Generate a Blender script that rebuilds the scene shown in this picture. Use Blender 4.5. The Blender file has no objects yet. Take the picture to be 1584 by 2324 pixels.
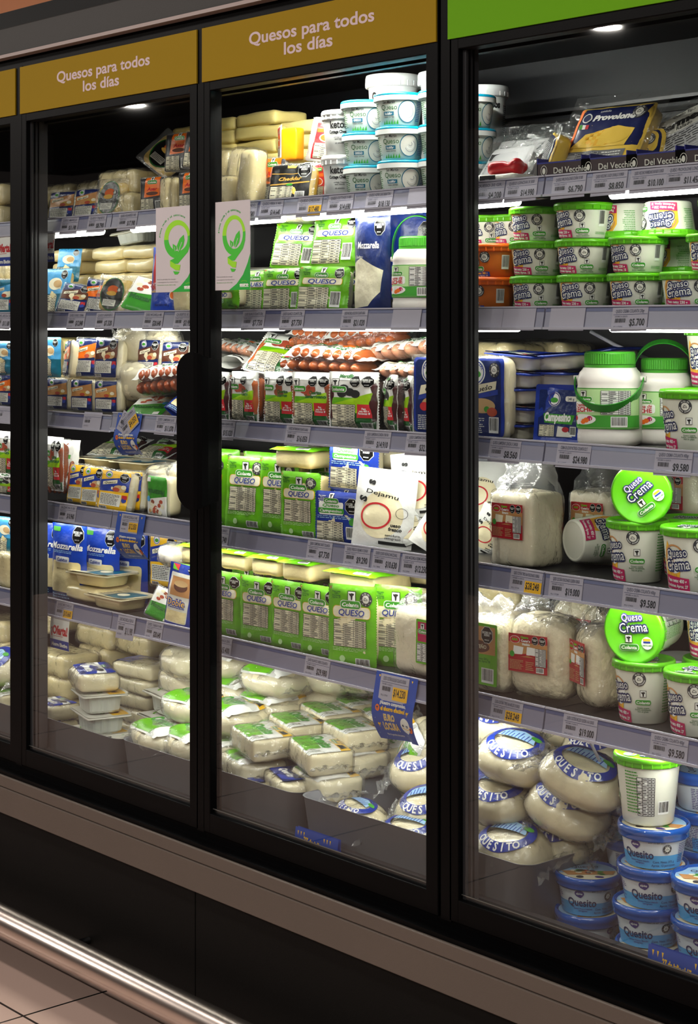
import bpy, bmesh, math, random
from mathutils import Vector, Matrix, noise
SC = bpy.context.scene
COL = SC.collection
R = math.radians
PI = math.pi
# ---------------------------------------------------------------- camera calibration
F = 3960.0; HZ = 738.0; TH = math.atan2(3960.0, 3492.0)
S_, C_ = math.sin(TH), math.cos(TH)
CAMD = 2.35; CAMH = 1.60
def XP(px, Y):
    u = (px-792)/F; yd = CAMD+Y
    return yd*(-S_+u*C_)/(C_+u*S_)
def KS(px, Y):                      # pixels per metre of height there
    return (F*C_+S_*(px-792))/(CAMD+Y)
def ZP(px, py, Y):
    return CAMH-(py-HZ)/KS(px, Y)
# ---------------------------------------------------------------- materials
def lin(c):
    c = c/255.0
    return c/12.92 if c <= .04045 else ((c+.055)/1.055)**2.4
PAL = dict(green=(102,180,18), dgreen=(28,96,34), mgreen=(58,150,40), pgreen=(178,214,150), cream=(236,229,200), white=(238,238,234),
  offwhite=(222,220,210), navy=(22,32,84), blue=(16,62,176), cobalt=(22,52,150), dblue=(14,36,96), sky=(72,158,214), teal=(14,104,132), lblue=(150,190,225),
  yellow=(244,190,20), red=(196,28,38), dred=(172,24,38), magenta=(186,20,88), orange=(238,112,18), dorange=(196,84,14), aqua=(20,150,180), black=(12,12,13),
  dgray=(52,52,56), gray=(118,118,120), lgray=(176,176,178), cheese=(238,220,166), pcheese=(242,230,192), ycheese=(244,204,84), brown=(92,48,30),
  gold=(196,150,60), meat=(150,74,44), sausage=(186,98,52), pink=(206,142,112), dark_meat=(72,38,40), maroon=(60,34,40), purple=(58,40,120), tan=(196,160,110),
  ochre=(146,116,16), lavender=(150,146,178), pale_text=(210,196,200), lime=(160,210,20), corn=(238,178,40), wood=(196,140,84), brick=(176,70,40))
_M = {}
def newmat(n):
    m = bpy.data.materials.new(n); m.use_nodes = True
    nt = m.node_tree; return m, nt, nt.nodes['Principled BSDF']
def bumpnode(nt, scale, strength, dist=.002, detail=3, typ='n', rough=.5):
    tc = nt.nodes.new('ShaderNodeTexCoord'); nz = nt.nodes.new('ShaderNodeTexNoise' if typ == 'n' else 'ShaderNodeTexVoronoi')
    nz.inputs['Scale'].default_value = scale
    if typ == 'n': nz.inputs['Detail'].default_value = detail
    nt.links.new(tc.outputs['Object'], nz.inputs['Vector'])
    b = nt.nodes.new('ShaderNodeBump'); b.inputs['Strength'].default_value = strength; b.inputs['Distance'].default_value = dist
    nt.links.new(nz.outputs[0], b.inputs['Height'])
    return b, nz
def M(name, fin='matte'):
    key = name+'_'+fin
    if key in _M: return _M[key]
    m, nt, p = newmat(key)
    rgb = [lin(c) for c in PAL[name]]
    p.inputs['Base Color'].default_value = (*rgb, 1)
    rough = {'matte': .55, 'film': .3, 'gloss': .22, 'paper': .7, 'cheese': .42, 'metal': .35, 'wrap': .3}[fin]
    p.inputs['Roughness'].default_value = rough
    if fin == 'metal': p.inputs['Metallic'].default_value = 1
    if fin == 'film':
        b, nz = bumpnode(nt, 38, .55, .004, 3); nt.links.new(b.outputs[0], p.inputs['Normal'])
        p.inputs['Specular IOR Level'].default_value = .6
    if fin in ('cheese', 'wrap'):
        b, nz = bumpnode(nt, 55 if fin == 'cheese' else 30, .5, .004, 4); nt.links.new(b.outputs[0], p.inputs['Normal'])
        mx = nt.nodes.new('ShaderNodeMix'); mx.data_type = 'RGBA'
        mx.inputs['A'].default_value = (*[c*.86 for c in rgb], 1); mx.inputs['B'].default_value = (*rgb, 1)
        rp = nt.nodes.new('ShaderNodeMapRange'); rp.inputs[1].default_value = .35; rp.inputs[2].default_value = .6
        n2 = nt.nodes.new('ShaderNodeTexNoise'); n2.inputs['Scale'].default_value = 24
        tc = nt.nodes.new('ShaderNodeTexCoord'); nt.links.new(tc.outputs['Object'], n2.inputs['Vector'])
        nt.links.new(n2.outputs[0], rp.inputs[0]); nt.links.new(rp.outputs[0], mx.inputs['Factor']); nt.links.new(mx.outputs['Result'], p.inputs['Base Color'])
        p.inputs['Coat Weight'].default_value = .5 if fin == 'wrap' else .25; p.inputs['Coat Roughness'].default_value = .15
        nt.links.new(b.outputs[0], p.inputs['Coat Normal'])
    _M[key] = m
    return m
def clear_mat(key, base=.06, tint=(.97,.97,.97), rough=.1, milk=.1, bump=(22,.8,.01), ior=1.45):
    if key in _M: return _M[key]
    m = bpy.data.materials.new(key); m.use_nodes = True; nt = m.node_tree; nt.nodes.clear()
    out = nt.nodes.new('ShaderNodeOutputMaterial'); tr = nt.nodes.new('ShaderNodeBsdfTransparent'); gl = nt.nodes.new('ShaderNodeBsdfGlossy')
    tr.inputs['Color'].default_value = (*tint, 1); gl.inputs['Roughness'].default_value = rough
    fr = nt.nodes.new('ShaderNodeFresnel'); ge = nt.nodes.new('ShaderNodeNewGeometry'); mi = nt.nodes.new('ShaderNodeMix')
    mi.inputs['A'].default_value = ior; mi.inputs['B'].default_value = 1/ior      # same reflectance on both faces of a thin sheet
    nt.links.new(ge.outputs['Backfacing'], mi.inputs['Factor']); nt.links.new(mi.outputs['Result'], fr.inputs['IOR'])
    ad = nt.nodes.new('ShaderNodeMath'); ad.operation = 'ADD'; ad.inputs[1].default_value = base; ad.use_clamp = True
    mx = nt.nodes.new('ShaderNodeMixShader')
    nt.links.new(fr.outputs[0], ad.inputs[0]); nt.links.new(ad.outputs[0], mx.inputs[0])
    src = tr
    if milk > 0:
        df = nt.nodes.new('ShaderNodeBsdfDiffuse'); df.inputs['Color'].default_value = (.85,.86,.86,1)
        m2 = nt.nodes.new('ShaderNodeMixShader'); m2.inputs[0].default_value = milk
        nt.links.new(tr.outputs[0], m2.inputs[1]); nt.links.new(df.outputs[0], m2.inputs[2]); src = m2
    nt.links.new(src.outputs[0], mx.inputs[1]); nt.links.new(gl.outputs[0], mx.inputs[2]); nt.links.new(mx.outputs[0], out.inputs['Surface'])
    if bump:
        b, nz = bumpnode(nt, bump[0], bump[1], bump[2], 4); nt.links.new(b.outputs[0], gl.inputs['Normal']); nt.links.new(b.outputs[0], fr.inputs['Normal'])
    _M[key] = m
    return m
def emit_mat(key, col, strength):
    if key in _M: return _M[key]
    m, nt, p = newmat(key)
    p.inputs['Base Color'].default_value = (*col, 1); p.inputs['Emission Color'].default_value = (*col, 1); p.inputs['Emission Strength'].default_value = strength
    _M[key] = m
    return m
def plain(key, rgb, rough=.5, metal=0, spec=.5, bump=None, speck=None):
    if key in _M: return _M[key]
    m, nt, p = newmat(key)
    c = [lin(x) for x in rgb]
    p.inputs['Base Color'].default_value = (*c, 1); p.inputs['Roughness'].default_value = rough; p.inputs['Metallic'].default_value = metal
    p.inputs['Specular IOR Level'].default_value = spec
    if bump:
        b, nz = bumpnode(nt, *bump); nt.links.new(b.outputs[0], p.inputs['Normal'])
    if speck:                       # blotchy wear of the surface itself
        tc = nt.nodes.new('ShaderNodeTexCoord'); n2 = nt.nodes.new('ShaderNodeTexNoise'); n2.inputs['Scale'].default_value = speck[0]; n2.inputs['Detail'].default_value = 6
        rp = nt.nodes.new('ShaderNodeMapRange'); rp.inputs[1].default_value = .42; rp.inputs[2].default_value = .68
        rp.inputs[3].default_value = rough; rp.inputs[4].default_value = speck[1]
        nt.links.new(tc.outputs['Object'], n2.inputs['Vector']); nt.links.new(n2.outputs[0], rp.inputs[0]); nt.links.new(rp.outputs[0], p.inputs['Roughness'])
    _M[key] = m
    return m
FILM = lambda: clear_mat('clear_film', .04, (.985,.985,.98), .12, .035, (26,1.0,.02))
FILMC = lambda: clear_mat('cloudy_film', .05, (.98,.98,.97), .16, .13, (20,1.0,.02))
# ---------------------------------------------------------------- mesh gatherer
class G:
    def __init__(s): s.v = []; s.f = []; s.m = []; s.sm = []
    def add(s, vs, fs, mat, smooth=True):
        b = len(s.v); s.v += [tuple(v) for v in vs]
        for f in fs: s.f.append(tuple(i+b for i in f)); s.m.append(mat); s.sm.append(smooth)
        return s
    def mesh(s, name):
        me = bpy.data.meshes.new(name); me.from_pydata(s.v, [], s.f)
        mats = []; idx = []
        for m in s.m:
            if m not in mats: mats.append(m)
            idx.append(mats.index(m))
        for m in mats: me.materials.append(m)
        me.polygons.foreach_set('material_index', idx); me.polygons.foreach_set('use_smooth', s.sm); me.update()
        return me
    def box(s, x0, x1, y0, y1, z0, z1, mat, bev=0):
        if bev:
            bm = bmesh.new(); bmesh.ops.create_cube(bm, size=1)
            for v in bm.verts: v.co = Vector(((x0+x1)/2+v.co.x*(x1-x0), (y0+y1)/2+v.co.y*(y1-y0), (z0+z1)/2+v.co.z*(z1-z0)))
            bmesh.ops.bevel(bm, geom=bm.edges[:], offset=bev, segments=2, profile=.5, affect='EDGES')
            bm.verts.index_update()
            s.add([v.co[:] for v in bm.verts], [[v.index for v in f.verts] for f in bm.faces], mat, False); bm.free(); return s
        v = [(x,y,z) for x in (x0,x1) for y in (y0,y1) for z in (z0,z1)]
        return s.add(v, [(0,1,3,2),(4,6,7,5),(0,4,5,1),(2,3,7,6),(0,2,6,4),(1,5,7,3)], mat, False)
    def lathe(s, prof, mat, seg=40, sq=0, smooth=True, rib=0, ribn=0):
        n = len(prof); vs = []
        for r, z in prof:
            for k in range(seg):
                a = 2*PI*k/seg; rr = r
                if sq:
                    e = 2+sq; rr = r/((abs(math.cos(a))**e+abs(math.sin(a))**e)**(1/e))
                if rib and k % 2: rr -= rib
                vs.append((rr*math.cos(a), rr*math.sin(a), z))
        fs = [(i*seg+k, i*seg+(k+1) % seg, (i+1)*seg+(k+1) % seg, (i+1)*seg+k) for i in range(n-1) for k in range(seg)]
        b = [tuple(range(seg-1, -1, -1))] if prof[0][0] > 1e-5 else []
        t = [tuple(range((n-1)*seg, n*seg))] if prof[-1][0] > 1e-5 else []
        s.add(vs, fs, mat, smooth); s.add([vs[i] for i in b[0]], [tuple(range(seg))], mat, False) if b else 0
        s.add([vs[i] for i in t[0]], [tuple(range(seg))], mat, False) if t else 0
        return s
    def tube(s, pts, r, mat, seg=10, flat=1.0, up=Vector((0,0,1))):
        P = [Vector(p) for p in pts]; vs = []
        for i, p in enumerate(P):
            t = (P[min(i+1,len(P)-1)]-P[max(i-1,0)]).normalized()
            a = t.cross(up)
            if a.length < 1e-4: a = t.cross(Vector((1,0,0)))
            a.normalize(); b = a.cross(t)
            rr = r[i] if isinstance(r, (list, tuple)) else r
            for k in range(seg):
                an = 2*PI*k/seg; vs.append(p+a*math.cos(an)*rr*flat+b*math.sin(an)*rr)
        n = len(P)
        fs = [(i*seg+k, i*seg+(k+1) % seg, (i+1)*seg+(k+1) % seg, (i+1)*seg+k) for i in range(n-1) for k in range(seg)]
        fs += [tuple(range(seg)), tuple(range(n*seg-1, (n-1)*seg-1, -1))]
        return s.add(vs, fs, mat)
    def softbox(s, w, d, h, r, mat, n=7, amp=0, sc=14, seed=0, c=(0,0,0), puff=0, fn=None):
        """rounded lumpy block: base at z=c.z, centred in x and y"""
        H = Vector((w/2, d/2, h/2)); r = min(r, w/2, d/2, h/2); bm = bmesh.new()
        bmesh.ops.create_grid
        verts = {}; vs = []; fs = []
        def vid(p):
            k = (round(p[0],5), round(p[1],5), round(p[2],5))
            if k not in verts: verts[k] = len(vs); vs.append(Vector(p))
            return verts[k]
        g = [math.sin(PI/2*(-1+2*i/n))*.6+(-1+2*i/n)*.4 for i in range(n+1)]
        for ax in range(3):
            for sg in (-1, 1):
                for i in range(n):
                    for j in range(n):
                        q = []
                        for (a, b) in ((i,j),(i+1,j),(i+1,j+1),(i,j+1)):
                            p = [0,0,0]; p[ax] = sg; p[(ax+1)%3] = g[a]; p[(ax+2)%3] = g[b]; q.append(vid(p))
                        fs.append(tuple(q if sg > 0 else q[::-1]))
        out = []
        for p in vs:
            q = Vector((p.x*H.x, p.y*H.y, p.z*H.z)); inn = Vector([max(-(H[i]-r), min(H[i]-r, q[i])) for i in range(3)])
            dd = q-inn
            if dd.length > 1e-7: q = inn+dd.normalized()*r
            nrm = (q-inn).normalized() if (q-inn).length > 1e-7 else p.normalized()
            if puff: q += Vector((p.x*(1-p.y**2)*(1-p.z**2), p.y*(1-p.x**2)*(1-p.z**2), p.z*(1-p.x**2)*(1-p.y**2)))*puff
            if amp: q += nrm*amp*noise.noise(q*sc+Vector((seed*7.1, seed*3.3, seed)))
            q.z += h/2
            if fn: q = fn(q)
            out.append(q+Vector(c))
        bm.free()
        return s.add(out, fs, mat)
    def grid(s, fn, nu, nv, mat, smooth=True):
        vs = [fn(i/nu, j/nv) for j in range(nv+1) for i in range(nu+1)]
        return s.add(vs, [(j*(nu+1)+i, j*(nu+1)+i+1, (j+1)*(nu+1)+i+1, (j+1)*(nu+1)+i) for j in range(nv) for i in range(nu)], mat, smooth)
# ---------------------------------------------------------------- lettering and printed artwork
_TX = {}
def glyphs(s, bold=0, shear=0, res=2):
    k = (s, bold, shear, res)
    if k in _TX: return _TX[k]
    cu = bpy.data.curves.new('t', 'FONT'); cu.body = s; cu.size = 1; cu.offset = bold; cu.shear = shear; cu.resolution_u = res
    cu.fill_mode = 'BOTH' if hasattr(cu, 'fill_mode') else cu.fill_mode
    cu.space_line = .82
    if '\n' in s: cu.align_x = 'CENTER'
    ob = bpy.data.objects.new('t', cu); COL.objects.link(ob)
    dg = bpy.context.evaluated_depsgraph_get(); me = ob.evaluated_get(dg).to_mesh()
    vs = [(v.co.x, v.co.y) for v in me.vertices]; fs = [tuple(p.vertices) for p in me.polygons]
    bpy.data.objects.remove(ob); bpy.data.curves.remove(cu)
    bad = {i for i, v in enumerate(vs) if abs(v[1]) > 4 or abs(v[0]) > 60}
    fs = [f for f in fs if not bad & set(f)]; vs = [(0, 0) if i in bad else v for i, v in enumerate(vs)]
    if not vs: vs = [(0,0),(.1,0),(0,.1)]; fs = []
    x0 = min(v[0] for v in vs); x1 = max(v[0] for v in vs); y0 = min(v[1] for v in vs); y1 = max(v[1] for v in vs)
    _TX[k] = (vs, fs, x0, x1, y0, y1)
    return _TX[k]
class Art:
    def __init__(s): s.sh = []
    def add(s, vs, fs, mat, L): s.sh.append((vs, fs, mat, L)); return s
    def poly(s, pts, mat, L=1): return s.add(list(pts), [tuple(range(len(pts)))], mat, L)
    def rect(s, x0, y0, x1, y1, mat, L=1, r=0):
        if not r: return s.poly([(x0,y0),(x1,y0),(x1,y1),(x0,y1)], mat, L)
        r = min(r, (x1-x0)/2, (y1-y0)/2); pts = []
        for cx, cy, a0 in ((x1-r,y0+r,-90),(x1-r,y1-r,0),(x0+r,y1-r,90),(x0+r,y0+r,180)):
            for k in range(5): a = R(a0+k*22.5); pts.append((cx+r*math.cos(a), cy+r*math.sin(a)))
        return s.poly(pts, mat, L)
    def ell(s, cx, cy, rx, ry, mat, L=1, n=24): return s.poly([(cx+rx*math.cos(2*PI*k/n), cy+ry*math.sin(2*PI*k/n)) for k in range(n)], mat, L)
    def ring(s, cx, cy, rx, ry, t, mat, L=1, n=28, a0=0, a1=360):
        vs = []
        for k in range(n+1):
            a = R(a0+(a1-a0)*k/n); vs += [(cx+rx*math.cos(a), cy+ry*math.sin(a)), (cx+(rx-t)*math.cos(a), cy+(ry-t)*math.sin(a))]
        return s.add(vs, [(2*k, 2*k+2, 2*k+3, 2*k+1) for k in range(n)], mat, L)
    def line(s, x0, y0, x1, y1, t, mat, L=1):
        d = Vector((x1-x0, y1-y0)).normalized()*t/2; n = (-d.y, d.x)
        return s.poly([(x0-n[0],y0-n[1]),(x1-n[0],y1-n[1]),(x1+n[0],y1+n[1]),(x0+n[0],y0+n[1])], mat, L)
    def text(s, t, cx, cy, h, mat, L=2, w=None, bold=.012, shear=0, rot=0, align='c', res=2):
        vs, fs, x0, x1, y0, y1 = glyphs(t, bold, shear, res)
        sc = h/.72; sx = sc
        if w: sx = w/(x1-x0)
        ca, sa = math.cos(R(rot)), math.sin(R(rot)); out = []
        ox = (x0+x1)/2 if align == 'c' else x0
        oy = .36 if '\n' not in t else (y0+y1)/2
        for x, y in vs:
            a = (x-ox)*sx; b = (y-oy)*sc; out.append((cx+a*ca-b*sa, cy+a*sa+b*ca))
        return s.add(out, fs, mat, L)
    def arct(s, t, cx, cy, rx, ry, h, mat, L, a0, a1, bold=.03, inside=True):
        n = len(t)
        for i, ch in enumerate(t):
            a = R(a0+(a1-a0)*i/max(1, n-1))
            tang = math.degrees(math.atan2(ry*math.cos(a), -rx*math.sin(a)))
            if a1 < a0: tang += 180
            s.text(ch, cx+rx*math.cos(a), cy+ry*math.sin(a), h, mat, L, bold=bold, rot=tang)
        return s
    def bars(s, x0, y0, x1, y1, L=2, seed=0, vert=True):
        rn = random.Random(seed); s.rect(x0, y0, x1, y1, M('white','paper'), L); m = M('black','paper')
        q = (x1-x0)*.07; x = x0+q
        while x < x1-q:
            b = (x1-x0)*rn.uniform(.015,.05); s.rect(x, y0+(y1-y0)*.16, min(x+b, x1-q), y1-(y1-y0)*.06, m, L+1); x += b+(x1-x0)*rn.uniform(.02,.04)
        return s
    def table(s, x0, y0, x1, y1, L=2, rows=9, col=.45, bg='cream', ink='dgray'):
        s.rect(x0, y0, x1, y1, M(bg,'film'), L); m = M(ink,'paper'); t = (y1-y0)*.008; rn = random.Random(int(x0*1e4)+rows)
        for i in range(rows+1): y = y0+(y1-y0)*i/rows; s.rect(x0, y-t, x1, y+t, m, L+1)
        for x in (x0, x0+(x1-x0)*.3, x0+(x1-x0)*.62, x0+(x1-x0)*.82, x1): s.rect(x-t*1.2, y0, x+t*1.2, y1, m, L+1)
        for i in range(rows):
            y = y0+(y1-y0)*(i+.5)/rows; hh = (y1-y0)/rows*.16
            s.rect(x0+(x1-x0)*.33, y-hh, x0+(x1-x0)*rn.uniform(.42,.58), y+hh, m, L+1)
            s.rect(x0+(x1-x0)*.66, y-hh, x0+(x1-x0)*.78, y+hh, m, L+1)
            s.rect(x0+(x1-x0)*.86, y-hh, x0+(x1-x0)*.96, y+hh, m, L+1)
            if i % 3 == 0: s.rect(x0+(x1-x0)*.04, y-hh, x0+(x1-x0)*.24, y+hh, m, L+1)
        return s
    def para(s, x0, y0, x1, y1, mat, L=2, n=5, seed=1):
        rn = random.Random(seed); h = (y1-y0)/n
        for i in range(n):
            y = y1-h*(i+.5); x = x0; e = x1-(x1-x0)*rn.uniform(0,.25)
            while x < e:
                ww = (x1-x0)*rn.uniform(.05,.16); s.rect(x, y-h*.2, min(x+ww, e), y+h*.2, mat, L); x += ww+(x1-x0)*.025
        return s
    def octo(s, cx, cy, r, L=3, txt='EXCESO EN\nSODIO'):
        o = lambda q: [(cx+q*math.cos(R(22.5+45*k)), cy+q*math.sin(R(22.5+45*k))) for k in range(8)]
        s.poly(o(r), M('white','paper'), L); s.poly(o(r*.94), M('black','gloss'), L+1)
        s.text(txt, cx, cy+r*.12, r*.24, M('white','paper'), L+2, bold=.02, w=r*1.45)
        s.text('MINSALUD', cx, cy-r*.55, r*.12, M('white','paper'), L+2, w=r*.7)
        return s
    def seal(s, cx, cy, r, L=3, top='ALTO EN', bot='GRASAS SATURADAS'):
        s.ell(cx, cy, r, r, M('dgray','paper'), L); s.ell(cx, cy, r*.56, r*.56, M('offwhite','paper'), L+1)
        w = M('white','paper')
        s.arct(top, cx, cy, r*.77, r*.77, r*.2, w, L+2, 130, 50, bold=.02); s.arct(bot, cx, cy, r*.77, r*.77, r*.17, w, L+2, 190, 350, bold=.02)
        b = M('dgray','paper'); s.line(cx-r*.3, cy-r*.14, cx+r*.32, cy-r*.14, r*.07, b, L+2); s.line(cx-r*.3, cy-r*.14, cx-r*.1, cy+r*.22, r*.07, b, L+2)
        s.line(cx-r*.1, cy+r*.22, cx+r*.3, cy-r*.05, r*.07, b, L+2)
        return s
    def cow(s, cx, cy, r, L=2):
        k, w = M('black','paper'), M('white','paper')
        s.rect(cx-r, cy-r, cx+r, cy+r, k, L); s.rect(cx-r*.86, cy-r*.86, cx+r*.86, cy+r*.86, w, L+1)
        P = [(-.7,.55),(-.25,.5),(0,.62),(.6,.5),(.5,.15),(.28,.1),(.18,-.75),(-.12,-.75),(-.2,-.05),(-.42,.1)]
        s.add([(cx+x*r, cy+y*r) for x, y in P], [(0,1,8,9),(1,2,7,8),(2,3,4,5),(2,5,6,7)], k, L+2)
        return s
    def colanta(s, cx, cy, w, L=2, bg='mgreen', fg='white'):
        h = w*.3
        s.rect(cx-w*.53, cy-h*.56, cx+w*.53, cy+h*.56, M(fg,'paper'), L, r=h*.5); s.rect(cx-w/2, cy-h/2, cx+w/2, cy+h/2, M(bg,'film'), L+1, r=h*.45)
        s.text('Colanta', cx, cy, h*.52, M(fg,'paper'), L+2, w=w*.84, bold=.03, shear=.15)
        return s
    def put(s, g, mp, du=None, dv=None, lift=.0004):
        bm = bmesh.new(); mats = []; lay = bm.faces.layers.int.new('m')
        for vs, fs, mat, L in s.sh:
            if mat not in mats: mats.append(mat)
            mi = mats.index(mat); b = [bm.verts.new((x, y, L)) for x, y in vs]
            for f in fs:
                try: q = bm.faces.new([b[i] for i in f]); q[lay] = mi
                except ValueError: pass
        if not bm.verts: bm.free(); return g
        xs = [v.co.x for v in bm.verts]; ys = [v.co.y for v in bm.verts]
        for step, lo, hi, nrm in ((du, min(xs), max(xs), (1,0,0)), (dv, min(ys), max(ys), (0,1,0))):
            if not step: continue
            n = int((hi-lo)/step)
            for i in range(1, n+1):
                p = lo+(hi-lo)*i/(n+1)
                bmesh.ops.bisect_plane(bm, geom=bm.verts[:]+bm.edges[:]+bm.faces[:], dist=1e-7, plane_co=(nrm[0]*p, nrm[1]*p, 0), plane_no=nrm)
        bm.verts.index_update(); bm.faces.index_update()
        V = [mp(v.co.x, v.co.y, v.co.z*lift) for v in bm.verts]
        b = len(g.v); g.v += [tuple(v) for v in V]
        for f in bm.faces:
            g.f.append(tuple(v.index+b for v in f.verts)); g.m.append(mats[f[lay]]); g.sm.append(True)
        bm.free(); return g
def flat(y0=0, x0=0, z0=0): return lambda u, v, d: (x0+u, y0-d, z0+v)
def top(z0, x0=0, y0=0): return lambda u, v, d: (x0+u, y0+v, z0+d)
def cyl(rf, R0, a0=0): return lambda u, v, d: ((rf(v)+d)*math.sin(u/R0+a0), -(rf(v)+d)*math.cos(u/R0+a0), v)
# ---------------------------------------------------------------- things
PROTO = {}
def proto(key, cat, name, parts): PROTO[key] = (cat, name, parts)        # parts: (part name, mesh, parent index or None, label or None)
LABELS = {}
def tag(o, label=None, cat=None, group=None, kind=None):
    if label:
        LABELS[label] = LABELS.get(label, 0)+1; o['label'] = label
    if cat: o['category'] = cat
    if group: o['group'] = group
    if kind: o['kind'] = kind
    return o
def link(name, data, parent=None, loc=None):
    o = bpy.data.objects.new(name, data); COL.objects.link(o)
    if parent: o.parent = parent
    if loc: o.location = loc
    return o
def make(key, X, Y, Z, rz=0, rx=0, ry=0, s=1, label='', group=None, cat=None):
    c, name, parts = PROTO[key]
    if len(parts) == 1: root = link(name, parts[0][1])
    else:
        root = link(name, None); obs = []; root.empty_display_size = .05
        for pn, me, par, lb in parts:
            o = link(pn, me, root if par is None else obs[par]); obs.append(o)
            if lb: o['label'] = lb
    root.location = (X, Y, Z); root.rotation_euler = (R(rx), R(ry), R(rz)); root.scale = (s,s,s) if not isinstance(s, tuple) else s
    tag(root, label, cat or c, group)
    return root
def at(key, px, Y, Z, rz=0, rx=0, ry=0, s=1, label='', group=None, cat=None):
    return make(key, XP(px, Y), Y, Z, rz, rx, ry, s, label, group, cat)
# ================================================================ room, cooler, shelves
SEAM = [-4.745, -3.958, -3.171, -2.384, -1.597, -0.81]
m_blk = plain('door_frame_black', (4,4,5), .4, 0, .06, (220,.12,.001))
m_blk2 = plain('kick_black', (10,9,8), .6, 0, .12, (300,.25,.001))
m_case = plain('case_interior', (26,26,29), .55, 0, .3)
m_back = plain('case_back', (24,25,30), .55, 0, .3)
m_pillar = plain('pillar_grey', (56,55,58), .4, .2, .4, (260,.1,.001))
m_bumper = plain('bumper_taupe', (92,82,75), .6, 0, .35, (420,.3,.0008), (3,.42))
m_can = plain('canopy_charcoal', (42,39,37), .55, 0, .4, (300,.2,.001))
m_lip = plain('canopy_lip', (140,124,120), .4, .2)
m_steel = plain('brushed_steel', (205,192,184), .27, 1, .5)
m_shelf = plain('shelf_plate', (58,58,60), .38, .5)
m_rail = plain('rail_lavender', (140,138,160), .3, 0, .5)
m_rail2 = plain('rail_blue_grey', (92,96,136), .28, 0, .5)
m_railw = plain('rail_edge_clear', (190,188,204), .25, 0, .5)
m_tray = plain('tray_steel', (128,129,136), .42, .35, .5, (40,.06,.002), (5,.6))
m_led = emit_mat('led_diffuser', (1,.98,.88), 23)
m_led_dim = emit_mat('led_diffuser_weak', (1,.98,.88), 15)  # same tubes with weaker emission, keeps the left shelves dim
m_gasket = plain('gasket', (30,30,31), .6)
m_glass = clear_mat('door_glass', 0.0, (.93,.95,.945), .015, 0, None, 1.45)
# ---- floor, wall, ceiling
def floor_mat():
    m, nt, p = newmat('floor_tiles')
    tc = nt.nodes.new('ShaderNodeTexCoord'); mp = nt.nodes.new('ShaderNodeMapping'); br = nt.nodes.new('ShaderNodeTexBrick')
    mp.inputs['Location'].default_value = (3.53, .243, 0)
    br.offset = 0; br.inputs['Scale'].default_value = 1; br.inputs['Brick Width'].default_value = .6; br.inputs['Row Height'].default_value = .6
    br.inputs['Mortar Size'].default_value = .0035; br.inputs['Mortar Smooth'].default_value = .1
    a = [lin(c) for c in (196,168,156)]
    br.inputs['Color1'].default_value = (*a,1); br.inputs['Color2'].default_value = (*[x*.94 for x in a],1); br.inputs['Mortar'].default_value = (.01,.009,.009,1)
    nt.links.new(tc.outputs['Object'], mp.inputs[0]); nt.links.new(mp.outputs[0], br.inputs['Vector']); nt.links.new(br.outputs['Color'], p.inputs['Base Color'])
    p.inputs['Roughness'].default_value = .22
    b, nz = bumpnode(nt, 5, .06, .004, 2); nt.links.new(b.outputs[0], p.inputs['Normal'])
    return m
g = G(); g.box(-9, 1.5, -5, 1.0, -.05, 0, floor_mat()); tag(link('floor', g.mesh('floor')), kind='structure')
g = G(); g.box(-14, 3, .9, 1.0, 0, 4.2, plain('wall_terracotta', (232,160,118), .8)); tag(link('wall_back', g.mesh('wall')), kind='structure')
g = G(); g.box(-14, 3, -6.5, 1.0, 3.0, 3.1, plain('ceiling_dark', (34,28,26), .9)); tag(link('ceiling', g.mesh('ceil')), kind='structure')
# ---- the cooler
cool = tag(link('display_cooler', None), 'long black upright supermarket cooler with glass doors full of cheese', 'refrigerator')
XL, XR = -4.76, -0.79
def part(name, g, par, label=None):
    o = link(name, g.mesh(name), par)
    if label: o['label'] = label
    return o
g = G(); g.box(XL, XR, .60, .66, .30, 2.36, m_back)
for k in range(14):
    for r_ in range(2):      # perforated air duct of the rear wall
        x = XL+.05+k*.283; g.box(x, x+.2, .594, .601, 2.03+.022*r_, 2.04+.022*r_, plain('slot_black', (8,8,9), .8))
g.box(XL, XR, .575, .60, 2.075, 2.082, m_pillar); g.box(XL, XR, .58, .60, 2.012, 2.018, m_pillar)
part('back_panel', g, cool)
g = G(); g.box(XL, XR, .035, .61, .39, .41, plain('deck_plate', (44,44,47), .33, .6)); g.box(XL, XR, .052, .058, .40, .499, plain('deck_plate', (44,44,47), .33, .6)); g.box(XL, XR, .05, .066, .497, .502, m_pillar); part('deck_panel', g, cool)
g = G(); g.box(XL, XR, .05, .61, 2.20, 2.22, m_case); g.box(XL, XR, .05, .065, 2.122, 2.21, m_blk); part('ceiling_panel', g, cool)
g = G(); g.box(XL-.03, XL, 0, .66, .05, 2.40, m_case); part('side_panel', g, cool)
g = G(); g.box(XR, XR+.03, 0, .66, .05, 2.40, m_case); part('side_panel', g, cool)
g = G(); g.box(XL-.03, XR+.03, -.02, .05, 2.302, 2.373, m_can, .003); g.box(XL-.03, XR+.03, -.026, .0, 2.294, 2.3025, m_lip)
g.box(XL-.03, XR+.03, 0, .64, 2.36, 2.42, m_blk); g.box(XL-.03, XR+.03, .005, .05, 2.262, 2.30, m_blk); part('canopy', g, cool)
g = G(); g.box(XL-.03, XR+.03, -.035, .04, .405, .4335, m_bumper, .002); g.box(XL-.03, XR+.03, -.037, .04, .337, .4035, m_bumper, .002)
part('bumper_strip', g, cool, 'taupe painted bumper strip')
g = G(); g.box(XL-.03, XR+.03, -.028, .05, .4335, .443, m_blk); g.box(XL-.03, XR+.03, .008, .05, .44, .462, m_blk); part('sill', g, cool)
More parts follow.
